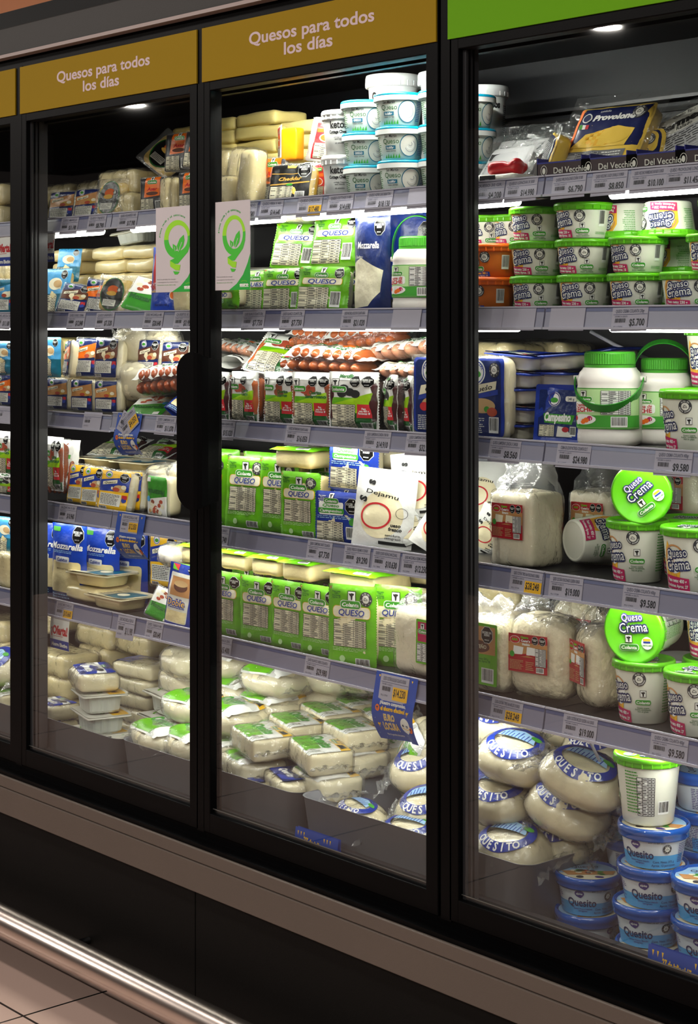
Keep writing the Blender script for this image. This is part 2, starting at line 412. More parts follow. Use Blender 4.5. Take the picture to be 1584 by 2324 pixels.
for a, b in zip([XL-.03]+[XP(444, -.012)-.0015+i*1.19 for i in range(-1, 3)], [XP(444, -.012)-.0015+i*1.19 for i in range(-1, 3)]+[XR+.03]):
    if b > a: g = G(); g.box(a+.0015, b-.0015, -.012, .03, .02, .336, m_blk2, .001); part('kick_panel', g, cool)
g = G(); g.box(XL, XR, .01, .6, 0, .33, m_blk2); part('plinth', g, cool)
g = G(); n = 40
g.tube([(XL-.03+(XR-XL+.06)*i/2, -.12, .117) for i in range(3)], .036, m_steel, 40)
rail = part('bumper_rail', g, cool, 'polished steel tube rail low along the front')
for i in range(5):
    g = G(); x = XL+.3+i*.85; g.tube([(x,-.12,.10),(x,0,.10)], .009, m_blk, 12, up=Vector((0,0,1))); part('rail_bracket', g, rail)
for i, x in enumerate(SEAM):
    w = .02 if i == 2 else .042; y1 = .03 if i == 2 else (.06 if i < 2 else .046)
    g = G(); g.box(x-w, x+w, .012, y1, .47, 2.20, m_pillar)
    g.box(x+w-.001, x+w+.0015, .018, .023, .5, 2.14, m_blk); g.box(x+w-.001, x+w+.002, .030, .033, .5, 2.14, m_blk); g.box(x-.014, x+.014, 0, .02, .46, 2.27, m_blk)
    part('mullion', g, cool)
for i in range(5):
    a, b = SEAM[i]+(.010 if i in (1,2) else .012), SEAM[i+1]-(.008 if i == 1 else .012)
    if i == 3: a = SEAM[3]+.008
    if i == 2: b = SEAM[3]-.022
    g = G(); w = .034; z0, z1 = .4615, 2.268
    g.box(a, a+w*.75, .0, .034, z0, z1, m_blk, .002); g.box(b-w, b, .0, .034, z0, z1, m_blk, .002)
    g.box(a, b, .0005, .034, z0, .5065, m_blk, .002); g.box(a, b, .0005, .034, 2.125, z1, m_blk, .002)
    g.box(a+w*.7, b-w*.9, .013, .016, .505, .513, m_gasket); g.box(a+w*.7, b-w*.9, .008, .010, .515, .5165, plain('spacer', (120,122,120), .3, .8))
    d = part('glass_door', g, cool)
    g = G(); g.box(a+w*.6, b-w*.85, .010, .014, .503, 2.14, m_glass); part('glass_pane', g, d)
    g = G(); zb, zt = 2.146, 2.267; ba, bb = a, b-.002
    base = 'leaf_green' if i == 3 else 'ochre_film'
    bm_ = plain('banner_green', (98,158,6), .6, 0, .12) if i >= 3 else plain('banner_ochre', (146,118,8), .6, 0, .12)
    A = Art(); A.rect(ba, zb, bb, zt, bm_, 1); ink = plain('banner_ink', (204,182,188), .6)
    xc = (ba+bb)/2-.002
    if i < 3:
        A.text('Quesos para todos', xc, 2.2225, .0265, ink, 2, w=.405, bold=.022, res=5); A.text('los días', xc-.004, 2.188, .0265, ink, 2, w=.158, bold=.022, res=5)
    else: A.text('Especiales' if i > 3 else 'Espa', -2.142 if i == 3 else xc, 2.232, .038, ink, 2, bold=.03, res=5)
    g.box(ba, bb, -.003, .001, zb, zt, bm_); A.put(g, flat(-.0032)); part('header_sign', g, d)
    if i == 1:
        g = G(); x0, x1 = XP(402.5, -.05), XP(441, -.05); zc, hh = 1.365, .176
        pts = []
        for k in range(13):
            t = R(90+90*k/12); pts.append((x0+.062+.062*math.cos(t), zc+hh-.045+.045*math.sin(t)))
        for k in range(13):
            t = R(180+90*k/12); pts.append((x0+.062+.062*math.cos(t), zc-hh+.045+.045*math.sin(t)))
        pts += [(x1, zc-hh), (x1, zc+hh)]
        n = len(pts); g.add([(x, -.052, z) for x, z in pts]+[(x, -.046, z) for x, z in pts], [tuple(range(n)), tuple(range(2*n-1, n-1, -1))]+[(k, (k+1) % n, n+(k+1) % n, n+k) for k in range(n)], m_blk, False)
        # return flange that curls back to the stile
        prof = [(x1, -.052), (x1+.010, -.050), (x1+.018, -.042), (x1+.022, -.028), (x1+.023, 0)]
        for q in range(4):
            (xa, ya), (xb, yb) = prof[q], prof[q+1]; c0, c1 = .02*(q/4)**1.5, .02*((q+1)/4)**1.5
            g.add([(xa,ya,zc-hh+c0),(xb,yb,zc-hh+c1),(xb,yb,zc+hh-c1),(xa,ya,zc+hh-c0),(xa-.003,ya+.003,zc-hh+c0),(xb-.003,yb+.001,zc-hh+c1),(xb-.003,yb+.001,zc+hh-c1),(xa-.003,ya+.003,zc+hh-c0)],
                  [(0,1,2,3),(4,7,6,5),(3,2,6,7),(0,4,5,1)], m_blk, False)
        for zz in (zc-.1, zc+.1): g.box(x1-.03, x1+.01, -.048, 0, zz-.012, zz+.012, m_blk)
        part('door_handle', g, d)
# ---- shelves with their price rails and light tubes
LEV = [(1.880,1.842), (1.634,1.593), (1.381,1.341), (1.135,1.090), (.881,.838)]
SH = [z-.006 for z, _ in LEV]; DECK = .41
JA, JB = XP(258, .10), XP(1240, .10)
SEGS = [(XL+.01, JA, 'left'), (JA, JB, 'middle'), (JB, XR-.01, 'right')]
TUBES = [(-4.70, XP(228,.118)), (XP(300,.118), XP(640,.118)), (XP(690,.118), XP(1172,.118)), (XP(1386,.118), -1.25)]
ORD = ['top', 'second', 'third', 'fourth', 'lowest']
for li, (zt, zb) in enumerate(LEV):
    for si, (x0, x1, wh) in enumerate(SEGS):
        root = tag(link('cooler_shelf', None), '%s grey %s shelf of the cooler with a lavender price rail' % (wh, ORD[li]), 'shelf', 'cooler shelves')
        dz = -.008 if (si == 0 and li == 2) else 0
        a, b = x0+.002, x1-.002
        g = G(); g.box(a, b, .104, .55, zt-.018, zt-.006, m_shelf); g.box(a, b, .104, .11, zt-.03, zt-.006, m_shelf); part('shelf_plate', g, root).location.z = dz
        g = G()
        g.add([(a,.098,zt),(b,.098,zt),(b,.090,zb),(a,.090,zb),(a,.103,zt),(b,.103,zt),(b,.103,zb),(a,.103,zb)], [(0,3,2,1),(0,1,5,4),(3,7,6,2),(4,5,6,7),(0,4,7,3),(1,2,6,5)], m_rail, False)
        g.add([(a,.0975,zt-.001),(b,.0975,zt-.001),(b,.0955,zt-.009),(a,.0955,zt-.009)], [(0,3,2,1)], m_rail2, False)
        g.box(a, b, .0865, .0915, zb-.001, zb+.0035, m_railw); g.box(a, b, .0945, .100, zt-.001, zt+.002, m_railw)
        part('price_rail', g, root).location.z = dz
        for (ta, tb) in TUBES:
            ta, tb = max(a, ta), min(b, tb)
            if tb-ta < .05: continue
            tz = zb+(.000, .006, .009, .009, .009)[li]; g = G(); mt = m_led_dim if si == 0 or (si == 1 and tb < -3.3) else m_led
            g.box(ta, tb, .105, .131, tz+.001, tz+.007, m_railw); 
            n = 6; vs = []
            for k in range(n+1):
                t = PI*k/n; vs.append((.011*math.cos(t), -.012*math.sin(t)))
            g.add([(x, .122+dy, tz+dzz) for x in (ta, tb) for dy, dzz in vs], [(k, k+1, n+2+k, n+1+k) for k in range(n)]+[tuple(range(n+1)), tuple(range(2*n+1, n, -1))], mt, True)
            part('light_tube', g, root, 'lit white tube light').location.z = dz
g = G(); g.box(-3.12, -2.43, .09, .115, 2.165, 2.185, m_railw); g.box(-3.12, -2.43, .092, .113, 2.155, 2.166, emit_mat('led_canopy', (1,.98,.88), 100)); part('canopy_light', g, cool, 'lit white tube light')
# ---- trays standing on the deck
def tray(x0, x1, z1, lab):
    g = G(); y0, y1 = .070, .56; z0 = DECK+.001; t = .0025; tp = .028
    def loop(xa, xb, ya, yb, r, z, n=6):
        out = []
        for cx, cy, a0 in ((xb-r,ya+r,-90),(xb-r,yb-r,0),(xa+r,yb-r,90),(xa+r,ya+r,180)):
            for k in range(n+1): a = R(a0+90*k/n); out.append((cx+r*math.cos(a), cy+r*math.sin(a), z))
        return out
    L = [loop(x0+tp+.01,x1-tp-.01,y0+.004,y1-.01,.03,z0), loop(x0,x1,y0,y1,.035,z1), loop(x0-.002,x1+.002,y0-.002,y1+.002,.036,z1+.0015), loop(x0+t+.001,x1-t-.001,y0+t+.001,y1-t-.001,.033,z1), loop(x0+tp+.013,x1-tp-.013,y0+.009,y1-.014,.028,.500)]
    n = len(L[0]); vs = sum(L, []); fs = [(i*n+k, i*n+(k+1) % n, (i+1)*n+(k+1) % n, (i+1)*n+k) for i in range(4) for k in range(n)]
    g.add(vs, fs, m_tray, True); g.add(L[0], [tuple(range(n-1,-1,-1))], m_tray, False); g.add(L[4], [tuple(range(n))], m_tray, False)
    return tag(link('steel_bin', g.mesh('tray')), lab, 'tray', 'steel bins on the cooler floor')
TX = [XP(276,.08), XP(681,.08), XP(1205,.08)]
tray(TX[0]-.689, TX[0]-.001, .575, 'grey steel bin holding trays of white cheese behind the left door')
tray(TX[0]+.002, TX[1]-.001, .580, 'grey steel bin full of green and white cheese packets')
tray(TX[1]+.002, TX[2], .580, 'grey steel bin with bags of round cheese behind the right mullion')
# ---- lamps of the shop ceiling, then added fill lights
m_down = emit_mat('downlight', (1,.93,.88), 60)
for i, x in enumerate((-12.8, -9.03, -5.2, -1.4, 2.4)):
    root = tag(link('ceiling_downlight', None), 'round recessed ceiling downlight glowing over the aisle', 'lamp', 'aisle downlights')
    g = G(); g.lathe([(.085,2.985),(.095,3.0)], plain('trim_white', (200,196,190), .5), 24); part('trim', g, root)
    g = G(); g.lathe([(.0,2.954),(.03,2.956),(.056,2.963),(.074,2.976),(.066,2.984)], m_down, 24); part('bulb', g, root); root.location = (x-.05, -3.84, .03)
    L = bpy.data.lights.new('downlight_beam', 'AREA'); L.shape = 'DISK'; L.size = .13; L.energy = 46; L.color = (1,.92,.84)
    lo = bpy.data.objects.new('downlight_beam', L); COL.objects.link(lo); lo.location = (x-.05, -3.84, 2.975)
for i, x in enumerate((-7.2, -5.2, -3.2, -1.2, .8)):  # unseen fill lights, added to brighten the cooler front from above
    L = bpy.data.lights.new('added_aisle_fill', 'AREA'); L.shape = 'RECTANGLE'; L.size = 1.2; L.size_y = .25; L.energy = 12; L.color = (1,.91,.83)
    lo = bpy.data.objects.new('added_aisle_fill', L); COL.objects.link(lo); lo.location = (x, -1.5, 2.96); lo.rotation_euler = (R(22), 0, 0)
w = bpy.data.worlds.new('World'); SC.world = w; w.use_nodes = True
w.node_tree.nodes['Background'].inputs[0].default_value = (1.0,.80,.72,1); w.node_tree.nodes['Background'].inputs[1].default_value = .035
# ---- camera
cam = bpy.data.cameras.new('Camera'); co = bpy.data.objects.new('Camera', cam); COL.objects.link(co); SC.camera = co
co.location = (0, -CAMD, CAMH); co.rotation_euler = (PI/2, 0, TH); cam.sensor_fit = 'AUTO'; cam.sensor_width = 36; cam.lens = 36*F/2324.0
cam.shift_y = -(1162-HZ)/2324.0; cam.clip_start = .05
SC.view_settings.view_transform = 'Standard'; SC.view_settings.look = 'None'; SC.view_settings.gamma = 1; SC.view_settings.exposure = .5; SC.view_settings.use_curve_mapping = False
SC.cycles.max_bounces = 8; SC.cycles.transparent_max_bounces = 20; SC.cycles.diffuse_bounces = 3; SC.cycles.glossy_bounces = 4
SC.cycles.sample_clamp_indirect = 6; SC.cycles.caustics_reflective = False; SC.cycles.caustics_refractive = False
SC.cycles.use_denoising = True
try: SC.cycles.denoiser = 'OPENIMAGEDENOISE'
except Exception: pass
# ================================================================ kinds of product
P_ = 'paper'
def otext(A, t, cx, cy, h, L, w=None, rot=0, out='navy', fill='white', ob=.115, fb=.0, shear=0):
    A.text(t, cx, cy, h, M(out, P_), L, w=w, bold=ob, rot=rot, shear=shear); A.text(t, cx, cy, h, M(fill, P_), L+1, w=w and w*.95, bold=fb, rot=rot, shear=shear)
def lathe_mesh(profs, seg=44, sq=0):
    g = G()
    for pr, m in profs: g.lathe(pr, m, seg, sq)
    return g
def tub(key, cat, name, rt, rb, h, lh, lidmat, bodymat, art, lidart=None, rim=.004, lidtop=None, bandmat=None, tabs=True, body_gloss=None):
    """round tapering tub with a snap lid; art is wrapped round the wall"""
    zt = h-lh; rf = lambda z: rb+(rt-rb)*max(0, min(1, z/zt))
    g = G(); g.lathe([(rb-.006,.0015),(rb-.003,0),(rb,.003),(rf(zt*.5),zt*.5),(rt,zt)], bodymat, 48)
    A = Art(); art(A, rf); A.put(g, cyl(rf, rt), du=.006)
    body = g.mesh(key+'_body')
    g = G(); r = rt+rim
    pr = [(rt-.002, zt-.004),(r-.001, zt-.003),(r, zt),(r, zt+lh*.35),(r+.0012, zt+lh*.4),(r+.0012, zt+lh*.75),(r-.001, zt+lh),(r-.004, zt+lh),(r-.006, zt+lh*.72),(0, zt+lh*.72)]
    g.lathe(pr, lidmat, 48)
    if bandmat: g.lathe([(r+.0015, zt-.006),(r+.0015, zt+lh*.4)], bandmat, 48)
    if tabs:
        for k in range(22): a = 2*PI*k/22; g.box(r*math.cos(a)-.0012, r*math.cos(a)+.0012, r*math.sin(a)-.0012, r*math.sin(a)+.0012, zt-.002, zt+lh*.38, lidmat)
    if lidtop: g.lathe([(r-.007, zt+lh*.72+.0006),(0, zt+lh*.72+.0006)], lidtop, 40)
    if lidart: A = Art(); lidart(A, r-.007); A.put(g, top(zt+lh*.72+.0008))
    proto(key, cat, name, [('tub_body', body, None, None), ('lid', g.mesh(key+'_lid'), None, None)])
m_lidg = plain('lid_green', (96,186,24), .28, 0, .5); m_lidg2 = m_lidg
m_tubw = plain('tub_white', (226,226,212), .38, 0, .5)
def crema_art(sc, wt, por, bar):
    def f(A, rf):
        k = sc
        A.poly([(-.062,.012*k),(-.028,.010*k),(-.022,.045*k),(-.045,.075*k),(-.052,.088*k),(-.064,.06*k)], M('corn', P_), 1)
        for j in range(5): A.line(-.058+.007*j, .012*k, -.054+.004*j, .06*k, .0012, M('wood', P_), 2)
        A.ell(-.036, .052*k, .02, .02*k, M('white', P_), 2); A.ring(-.036, .056*k, .024, .026*k, .003, M('wood', P_), 2, 20, 20, 190)
        otext(A, 'Queso', -.030, .068*k, .0150*(.5+k/2), 4, w=.044, rot=7); otext(A, 'Crema', -.030, .0475*k, .0185*(.5+k/2), 4, w=.054, rot=7)
        A.poly([(-.062,.006*k),(-.004,.003*k),(-.006,.024*k),(-.062,.029*k)], M('magenta', P_), 3)
        A.text('Peso neto: %s g' % wt, -.033, .020*k, .0062*(.4+.6*k), M('white', P_), 4, w=.045, bold=.03, rot=-3); A.text('Porciones: Aprox. %s' % por, -.033, .011*k, .0055*(.4+.6*k), M('white', P_), 4, w=.05, bold=.03, rot=-3)
        if bar: A.seal(.012, .0415, .0108); A.cow(.017, .0245, .0048); A.colanta(.017, .0145, .028); A.text('Queso crema\nfresco, semiblando', .018, .0065, .0026, M('dgreen', P_), 2)
        else: A.seal(.014, .082, .0122); A.cow(.021, .056, .0062); A.colanta(.021, .0405, .031); A.text('Queso crema', .021, .031, .0032, M('dgreen', P_), 2); A.text('fresco, semiblando,\nrico en grasa.', .021, .0255, .003, M('dgreen', P_), 2)
        if bar: A.bars(.050, .034*k, .064, .080*k, 2, 3); A.para(.044, .012*k, .07, .02*k, M('mgreen', P_), 2, 2, 4)
        else: A.para(.062, .02*k, .09, .09*k, M('mgreen', P_), 2, 14, 5)
        A.table(.085, .018*k, .115, .08*k, 2, 11, bg='white'); A.bars(.122, .02*k, .145, .042*k, 2, 5)
        A.para(-.1, .02*k, -.075, .08*k, M('mgreen', P_), 2, 12, 9)
    return f
def crema_lid(A, r):
    otext(A, 'Queso', -.002*r/.05, r*.48, r*.26, 2, w=r*.85, rot=4, out='purple'); otext(A, 'Crema', 0, r*.13, r*.34, 2, w=r*1.15, rot=4, out='navy')
    A.cow(-r*.2, -r*.28, r*.14, 2); A.colanta(-r*.2, -r*.58, r*.72, 2)
    A.ell(r*.5, -r*.42, r*.22, r*.22, M('white', P_), 2); A.rect(r*.36, -r*.34, r*.64, -r*.26, M('yellow', P_), 3); A.rect(r*.36, -r*.42, r*.64, -r*.36, M('cobalt', P_), 3); A.text('COMPROMISO', r*.5, -r*.5, r*.06, M('mgreen', P_), 3)
tub('crema_tall', 'tub', 'cream_cheese_tub', .051, .041, .111, .013, m_lidg, m_tubw, crema_art(1, '400', '27', False), crema_lid)
tub('crema_squat', 'tub', 'cream_cheese_tub', .050, .043, .067, .011, m_lidg, m_tubw, crema_art(.66, '230', '15', True), crema_lid)
def orange_art(A, rf):
    A.seal(-.012, .040, .0115, 2); A.cow(-.030, .030, .0058, 2); A.colanta(-.030, .0165, .031, 2)
    A.bars(.024, .016, .042, .044, 2, 8); A.poly([(-.055,.001),(.0,.002),(-.002,.011),(-.055,.012)], M('cobalt', P_), 2); A.text('Peso neto: 380 g', -.024, .0082, .0042, M('yellow', P_), 3, w=.036, bold=.03); A.text('Porciones: Aprox. 13', -.024, .0032, .0036, M('white', P_), 3, w=.036)
tub('orange', 'tub', 'cheese_spread_tub', .050, .044, .067, .013, plain('lid_orange', (226,96,18), .3), plain('tub_orange', (206,104,22), .4), orange_art)
def quesito_art(A, rf):
    hh = .053
    for k in range(30): a0 = -.09+.006*k; A.rect(a0, .001, a0+.0061, .026, M('sky', P_), 1)
    A.text('Quesito', -.006, .0275, .0150, M('navy', P_), 3, w=.060, bold=.022, res=3)
    A.ell(-.010, .0445, .0095, .0065, M('purple', P_), 2); A.text('alpina', -.010, .0445, .004, M('white', P_), 3, bold=.02, shear=.2); A.poly([(-.017,.0395),(-.003,.0395),(-.008,.036)], M('purple', P_), 2)
    A.seal(.049, .038, .0085, 3, 'ALTO EN', 'SODIO'); A.text('Queso fresco blando\nsemigraso', -.004, .0125, .0034, M('purple', P_), 3); A.text('Cont. Neto: 375 g', .044, .0145, .0042, M('navy', P_), 3); A.text('Aprox. 12 porciones', .044, .008, .0042, M('navy', P_), 3)
    A.text('EXP 15 SEP 2023', .03, .050, .003, M('dgray', P_), 2, w=.03)
    A.para(.075, .01, .10, .046, M('purple', P_), 2, 11, 3); A.para(-.11, .006, -.05, .046, M('purple', P_), 2, 12, 6)
def quesito_lid(A, r):
    A.ell(0, 0, r, r, M('cream', P_), 1); A.poly([(r*math.cos(R(a)), r*math.sin(R(a))) for a in range(20, 201, 10)], M('lblue', P_), 2)
    A.text('Quesito', -.01, r*.5, r*.24, M('navy', P_), 3, w=r*.95, rot=18)
    A.poly([(-r*.9,-.1*r),(r*.9,r*.26),(r*.88,-r*.12),(-r*.62,-r*.5)], M('wood', P_), 3)
    rn = random.Random(4)
    for k in range(14): A.ell(-r*.6+rn.random()*r*1.3, -r*.2+rn.random()*r*.3, r*.12, r*.08, M(rn.choice(['brick','tan','mgreen','cream','brown']), P_), 4, 9)
    A.ell(-r*.2, -r*.62, r*.13, r*.13, M('dgray', P_), 3, 12); A.ell(r*.45, -r*.5, r*.16, r*.1, M('purple', P_), 3, 12)
m_bl = plain('lid_blue', (18,86,180), .12, 0, .6); m_bl.node_tree.nodes['Principled BSDF'].inputs['Coat Weight'].default_value = .6
tub('quesito_tub', 'tub', 'fresh_cheese_tub', .057, .048, .074, .019, m_bl, plain('tub_cool_white', (214,220,226), .35), quesito_art, quesito_lid, rim=.006, tabs=False)
def mart_art(word):
    def f(A, rf):
        g1 = 'dgreen'
        A.text('San Martín', -.022, .050, .006, M('dgray', P_), 2, w=.03, bold=.01, shear=.2); A.text('Queso', -.022, .0395, .0112, M(g1, P_), 2, w=.040, bold=0)
        A.rect(-.036, .022, -.010, .030, M('teal', P_), 2); A.text(word, -.023, .026, .005, M('white', P_), 3, w=.019, bold=.02); A.text('PARA UNTAR', -.022, .0185, .003, M('dgray', P_), 2, w=.026)
        for k in range(6): A.poly([(-.04+k*.007,.004),(-.034+k*.007,.004),(-.036+k*.007,.012+.002*(k%2))], M('mgreen', P_), 2)
        A.ring(.022, .030, .0225, .0235, .0018, M('teal', P_), 3); A.ell(.022, .030, .021, .022, M('offwhite', P_), 2)
        for q in range(3): A.ring(.024, .029+.002*q, .013-.004*q, .013-.004*q, .002, M('white' if q % 2 else 'lgray', P_), 3, 14, 200, 420)
        A.para(.046, .010, .062, .052, M('cobalt', P_), 2, 12, 7); A.rect(.045, .008, .0455, .054, M('teal', P_), 2)
        A.para(-.09, .01, -.05, .05, M('dgreen', P_), 2, 10, 8)
    return f
m_tubm = plain('tub_mint_white', (214,224,214), .36); m_aq = plain('lid_aqua', (12,150,184), .25)
tub('martin_kefir', 'tub', 'spreadable_cheese_tub', .050, .041, .070, .010, m_aq, m_tubm, mart_art('kéfir'), None, rim=.003, bandmat=plain('tub_rim_white', (226,230,228), .35), tabs=False)
tub('martin_griego', 'tub', 'spreadable_cheese_tub', .050, .041, .070, .010, m_aq, m_tubm, mart_art('GRIEGO'), None, rim=.003, bandmat=plain('tub_rim_white', (226,230,228), .35), tabs=False)
def keto_art(A, rf):
    A.text('ketos', -.006, .066, .016, M('black', P_), 2, w=.042, bold=.03, res=3); A.ring(.022, .062, .003, .003, .0008, M('black', P_), 2, 12)
    A.text('Cottage Cheese', -.006, .050, .0066, M('black', P_), 2, w=.05, bold=.05); A.text('cottage fresco\nsemi blando\n\nsin almidón', -.004, .032, .0038, M('dgray', P_), 2)
    A.ring(.052, .035, .022, .024, .006, M('teal', P_), 2, 24); A.text('Buena fuente\nde proteína', .032, .010, .0038, M('dgray', P_), 2)
tub('keto', 'tub', 'cottage_cheese_tub', .051, .043, .098, .018, plain('lid_white', (236,236,236), .35), plain('tub_grey_white', (206,208,206), .4), keto_art, None, rim=.003)
tub('bucket', 'bucket', 'cheese_bucket', .064, .058, .165, .028, plain('lid_white', (236,236,236), .35), plain('bucket_white', (222,224,224), .4), lambda A, rf: (A.text('Quesos', .0, .11, .02, M('black', P_), 2, w=.07, bold=.05), A.para(.05, .03, .08, .11, M('dgray', P_), 2, 14)), None, rim=.007)
tub('lilac_tin', 'tub', 'cheese_bucket', .062, .058, .12, .02, plain('lid_clear_grey', (160,162,170), .2), plain('tin_grey', (150,152,158), .35), lambda A, rf: A.para(-.03, .03, .05, .06, M('white', P_), 2, 6), None, rim=.004)
# ---- pump-shouldered jar with a strap handle
def jar(key, hang):
    g = G(); w = plain('jar_white', (236,230,224), .34); r = .060
    g.lathe([(r*.86,0),(r*.97,.004),(r,.012),(r,.022),(r*.985,.026),(r*.985,.032),(r,.036),(r,.112),(r*.985,.117),(r,.122),(r*.995,.131),(r*.93,.141),(r*.84,.147),(r*.82,.150)], w, 64, sq=1.2)
    e = 3.2
    def rf(v): return r
    def mp(u, v, d):
        a = u/r; aa = a-PI/2; q = (r+.0006+d)/((abs(math.cos(aa))**e+abs(math.sin(aa))**e)**(1/e)); return (q*math.cos(aa), q*math.sin(aa), v)
    A = Art()
    for k in range(18): u0 = -.075+.0083*k; A.rect(u0, .034, u0+.0084, .112, M('mgreen', 'film'), 1)
    for k in range(17): u0 = -.072+.0083*k; A.rect(u0, .036, u0+.0084, .110, M('pgreen', P_), 2); 
    for k in range(17): u0 = -.072+.0083*k; A.rect(u0, .037, u0+.0084, .060, M('mgreen', P_), 3)
    A.cow(-.038, .101, .006, 3); A.colanta(-.036, .091, .028, 3); A.rect(-.064, .066, -.016, .085, M('white', P_), 3, r=.005)
    A.text('Crema de', -.04, .080, .0065, M('red', P_), 4, w=.036, bold=.02, shear=.25, rot=5); A.text('LECHE', -.040, .071, .009, M('red', P_), 4, w=.036, bold=.03, rot=5)
    A.ell(-.038, .052, .022, .010, M('white', P_), 4)
    rn = random.Random(2)
    for k in range(7): A.ell(-.056+.006*k, .046+rn.random()*.008, .005, .005, M(rn.choice(['red','orange','white','magenta']), P_), 5, 10)
    A.table(-.006, .062, .045, .107, 4, 11, bg='white'); A.bars(.012, .038, .040, .058, 4, 6)
    A.put(g, mp, du=.005)
    body = g.mesh(key)
    g = G(); gm = plain('cap_green', (70,156,44), .32); g.lathe([(r*.80,.150),(r*.82,.152),(r*.82,.156)], gm, 96); g.lathe([(r*.82,.157),(r*.82,.177)], gm, 120, rib=.0012, smooth=False)
    g.lathe([(r*.81,.177),(r*.78,.181),(r*.5,.181),(0,.181)], gm, 48); cap = g.mesh(key+'_cap')
    g = G(); st = plain('strap_green', (46,134,40), .3)
    Rr = r+.006; ln, an = hang; pts = []; N = 26
    d = Vector((0, -math.cos(an), math.sin(an))); nrm = Vector((0, math.sin(an), math.cos(an)))
    vs = []
    for k in range(N+1):
        t = PI*k/N; p = Vector((Rr*math.cos(t), 0, .128))+d*ln*max(0, math.sin(t))**.8
        ww = .0085 if 2 < k < N-2 else .006
        side = Vector((math.cos(t), 0, 0))+d*math.sin(t); side.normalize()
        for a, b in ((-1,-1),(1,-1),(1,1),(-1,1)): vs.append(p+nrm*ww*a+side*.0011*b)
    fs = [(i*4+k, i*4+(k+1) % 4, (i+1)*4+(k+1) % 4, (i+1)*4+k) for i in range(N) for k in range(4)]
    g.add(vs, fs, st, False)
    hd = g.mesh(key+'_handle'); pv = []
    for s in (-1, 1): g = G(); g.tube([(s*(r-.001),0,.128),(s*(r+.0105),0,.128)], .0062, w, 18); pv.append(g.mesh(key+'_pivot'))
    pass
    proto(key, 'jar', 'cream_jar', [('jar_body', body, None, None), ('cap', cap, None, None), ('strap_handle', hd, None, 'green strap handle'), ('pivot', pv[0], 2, 'white pivot button'), ('pivot', pv[1], 2, 'white pivot button')])
jar('jar_down', (.088, R(-38))); jar('jar_up', (.100, R(62))); jar('jar_top', (.105, R(80)))
# ---- packs: cheese block behind a printed sheet
def pack(key, cat, name, w, h, t, art, base, block, teeth=None, bw=.86, bh=.88, r=.012, amp=.003, win=None, edge=.012, wav=.0022, seed=0, blockname='cheese_block', flange=None, corner=.006, puff=.002):
    if block:
        g = G(); g.softbox(w*bw, t, h*bh, r, block, 9, amp, 26, seed, (0, t/2+.001, h*(1-bh)*.45), puff=puff); bm_ = g.mesh(key+'_block')
    def mp(u, v, d):
        e = min(w/2-abs(u), v, h-v); q = max(0, min(1, e/edge)); q = q*q*(3-2*q)
        n = noise.noise(Vector((u*42+seed, v*42, seed*2.0)))*wav+noise.noise(Vector((u*130, v*130+seed, 3)))*wav*.35
        return (u, -.0015-d*1.0+(1-q)*edge*.62+n, v)
    g = G(); A = Art(); nx, ny = max(4, int(w/.008)), max(4, int(h/.008))
    if corner: A.rect(-w/2, 0, w/2, h, base, 0, r=corner)
    else: A.rect(-w/2, 0, w/2, h, base, 0)
    if teeth:
        n = int(h/.0058)
        for k in range(n):
            y = h*k/n
            for s in (-1, 1): A.poly([(s*w/2, y), (s*(w/2+.0026), y+h/n/2), (s*w/2, y+h/n)], base, 0)
    art(A, w, h); A.put(g, mp, du=.0075, dv=.0075)
    parts = [('label_film', g.mesh(key+'_film'), None, None)]
    if block: parts.insert(0, (blockname, bm_, None, None))
    if flange:
        g = G(); f = flange
        g.grid(lambda a, b: ((a-.5)*(w+2*f), .004+noise.noise(Vector((a*9+seed, b*9, 1)))*.004, -f*.4+b*(h+1.6*f)), 14, 14, FILM()); parts.append(('clear_film', g.mesh(key+'_clear'), None, None))
    proto(key, cat, name, parts)
def queso_art(wt, por, oc, sq=False, dark=False):
    def f(A, w, h):
        g2 = 'dgreen'
        A.text('Peso neto:\n%s g\nPorciones:\nAprox. %s' % (wt, por), -w*.30, h*.875, h*(.021 if not sq else .034), M(g2, P_), 2, bold=.03)
        A.line(-w*.46, h*.97, -w*.42, h*.945, .0012, M('red', P_), 2); A.line(-w*.46, h*.945, -w*.42, h*.97, .0012, M('red', P_), 2)
        A.cow(.02*w, h*(.92 if sq else .87), w*(.05 if sq else .085), 2)
        if oc == 'o': A.octo(w*.34, h*.855, w*(.10 if sq else .14), 2)
        else: A.seal(w*.32, h*.845, w*.125, 2, 'ALTO EN', 'SODIO')
        A.rect(-w*.38, h*.60, w*.42, h*.745, M('yellow', P_), 2, r=h*.05); A.rect(-w*.37, h*.605, w*.41, h*.74, M('cream', 'film'), 3, r=h*.048)
        A.colanta(0, h*(.80 if sq else .765), w*(.26 if sq else .42), 4)
        A.text('QUESO', .02*w, h*.67, h*(.095 if sq else .075), M('cobalt', P_), 5, w=w*.54, bold=.015, shear=.18, res=3); A.para(w*.02, h*.617, w*.28, h*.63, M('cobalt', P_), 5, 1)
        if sq: A.table(-w*.44, h*.06, w*.16, h*.54, 2, 9); A.bars(w*.2, h*.12, w*.40, h*.46, 2, 5)
        else: A.table(-w*.36, h*.25, w*.32, h*.575, 2, 12); A.para(-w*.38, h*.19, w*.34, h*.24, M('pgreen', P_), 2, 3); A.bars(w*.10, h*.03, w*.40, h*.12, 2, 5); A.ell(-w*.18, h*.10, w*.055, w*.055, M('pgreen', P_), 2)
    return f
GF = lambda: M('green', 'film')
CH = lambda: M('cheese', 'cheese'); PC = lambda: M('pcheese', 'wrap')
pack('queso500', 'cheese', 'cheese_pack', .122, .172, .055, queso_art('500', '17', 'o'), GF(), CH(), True, seed=1)
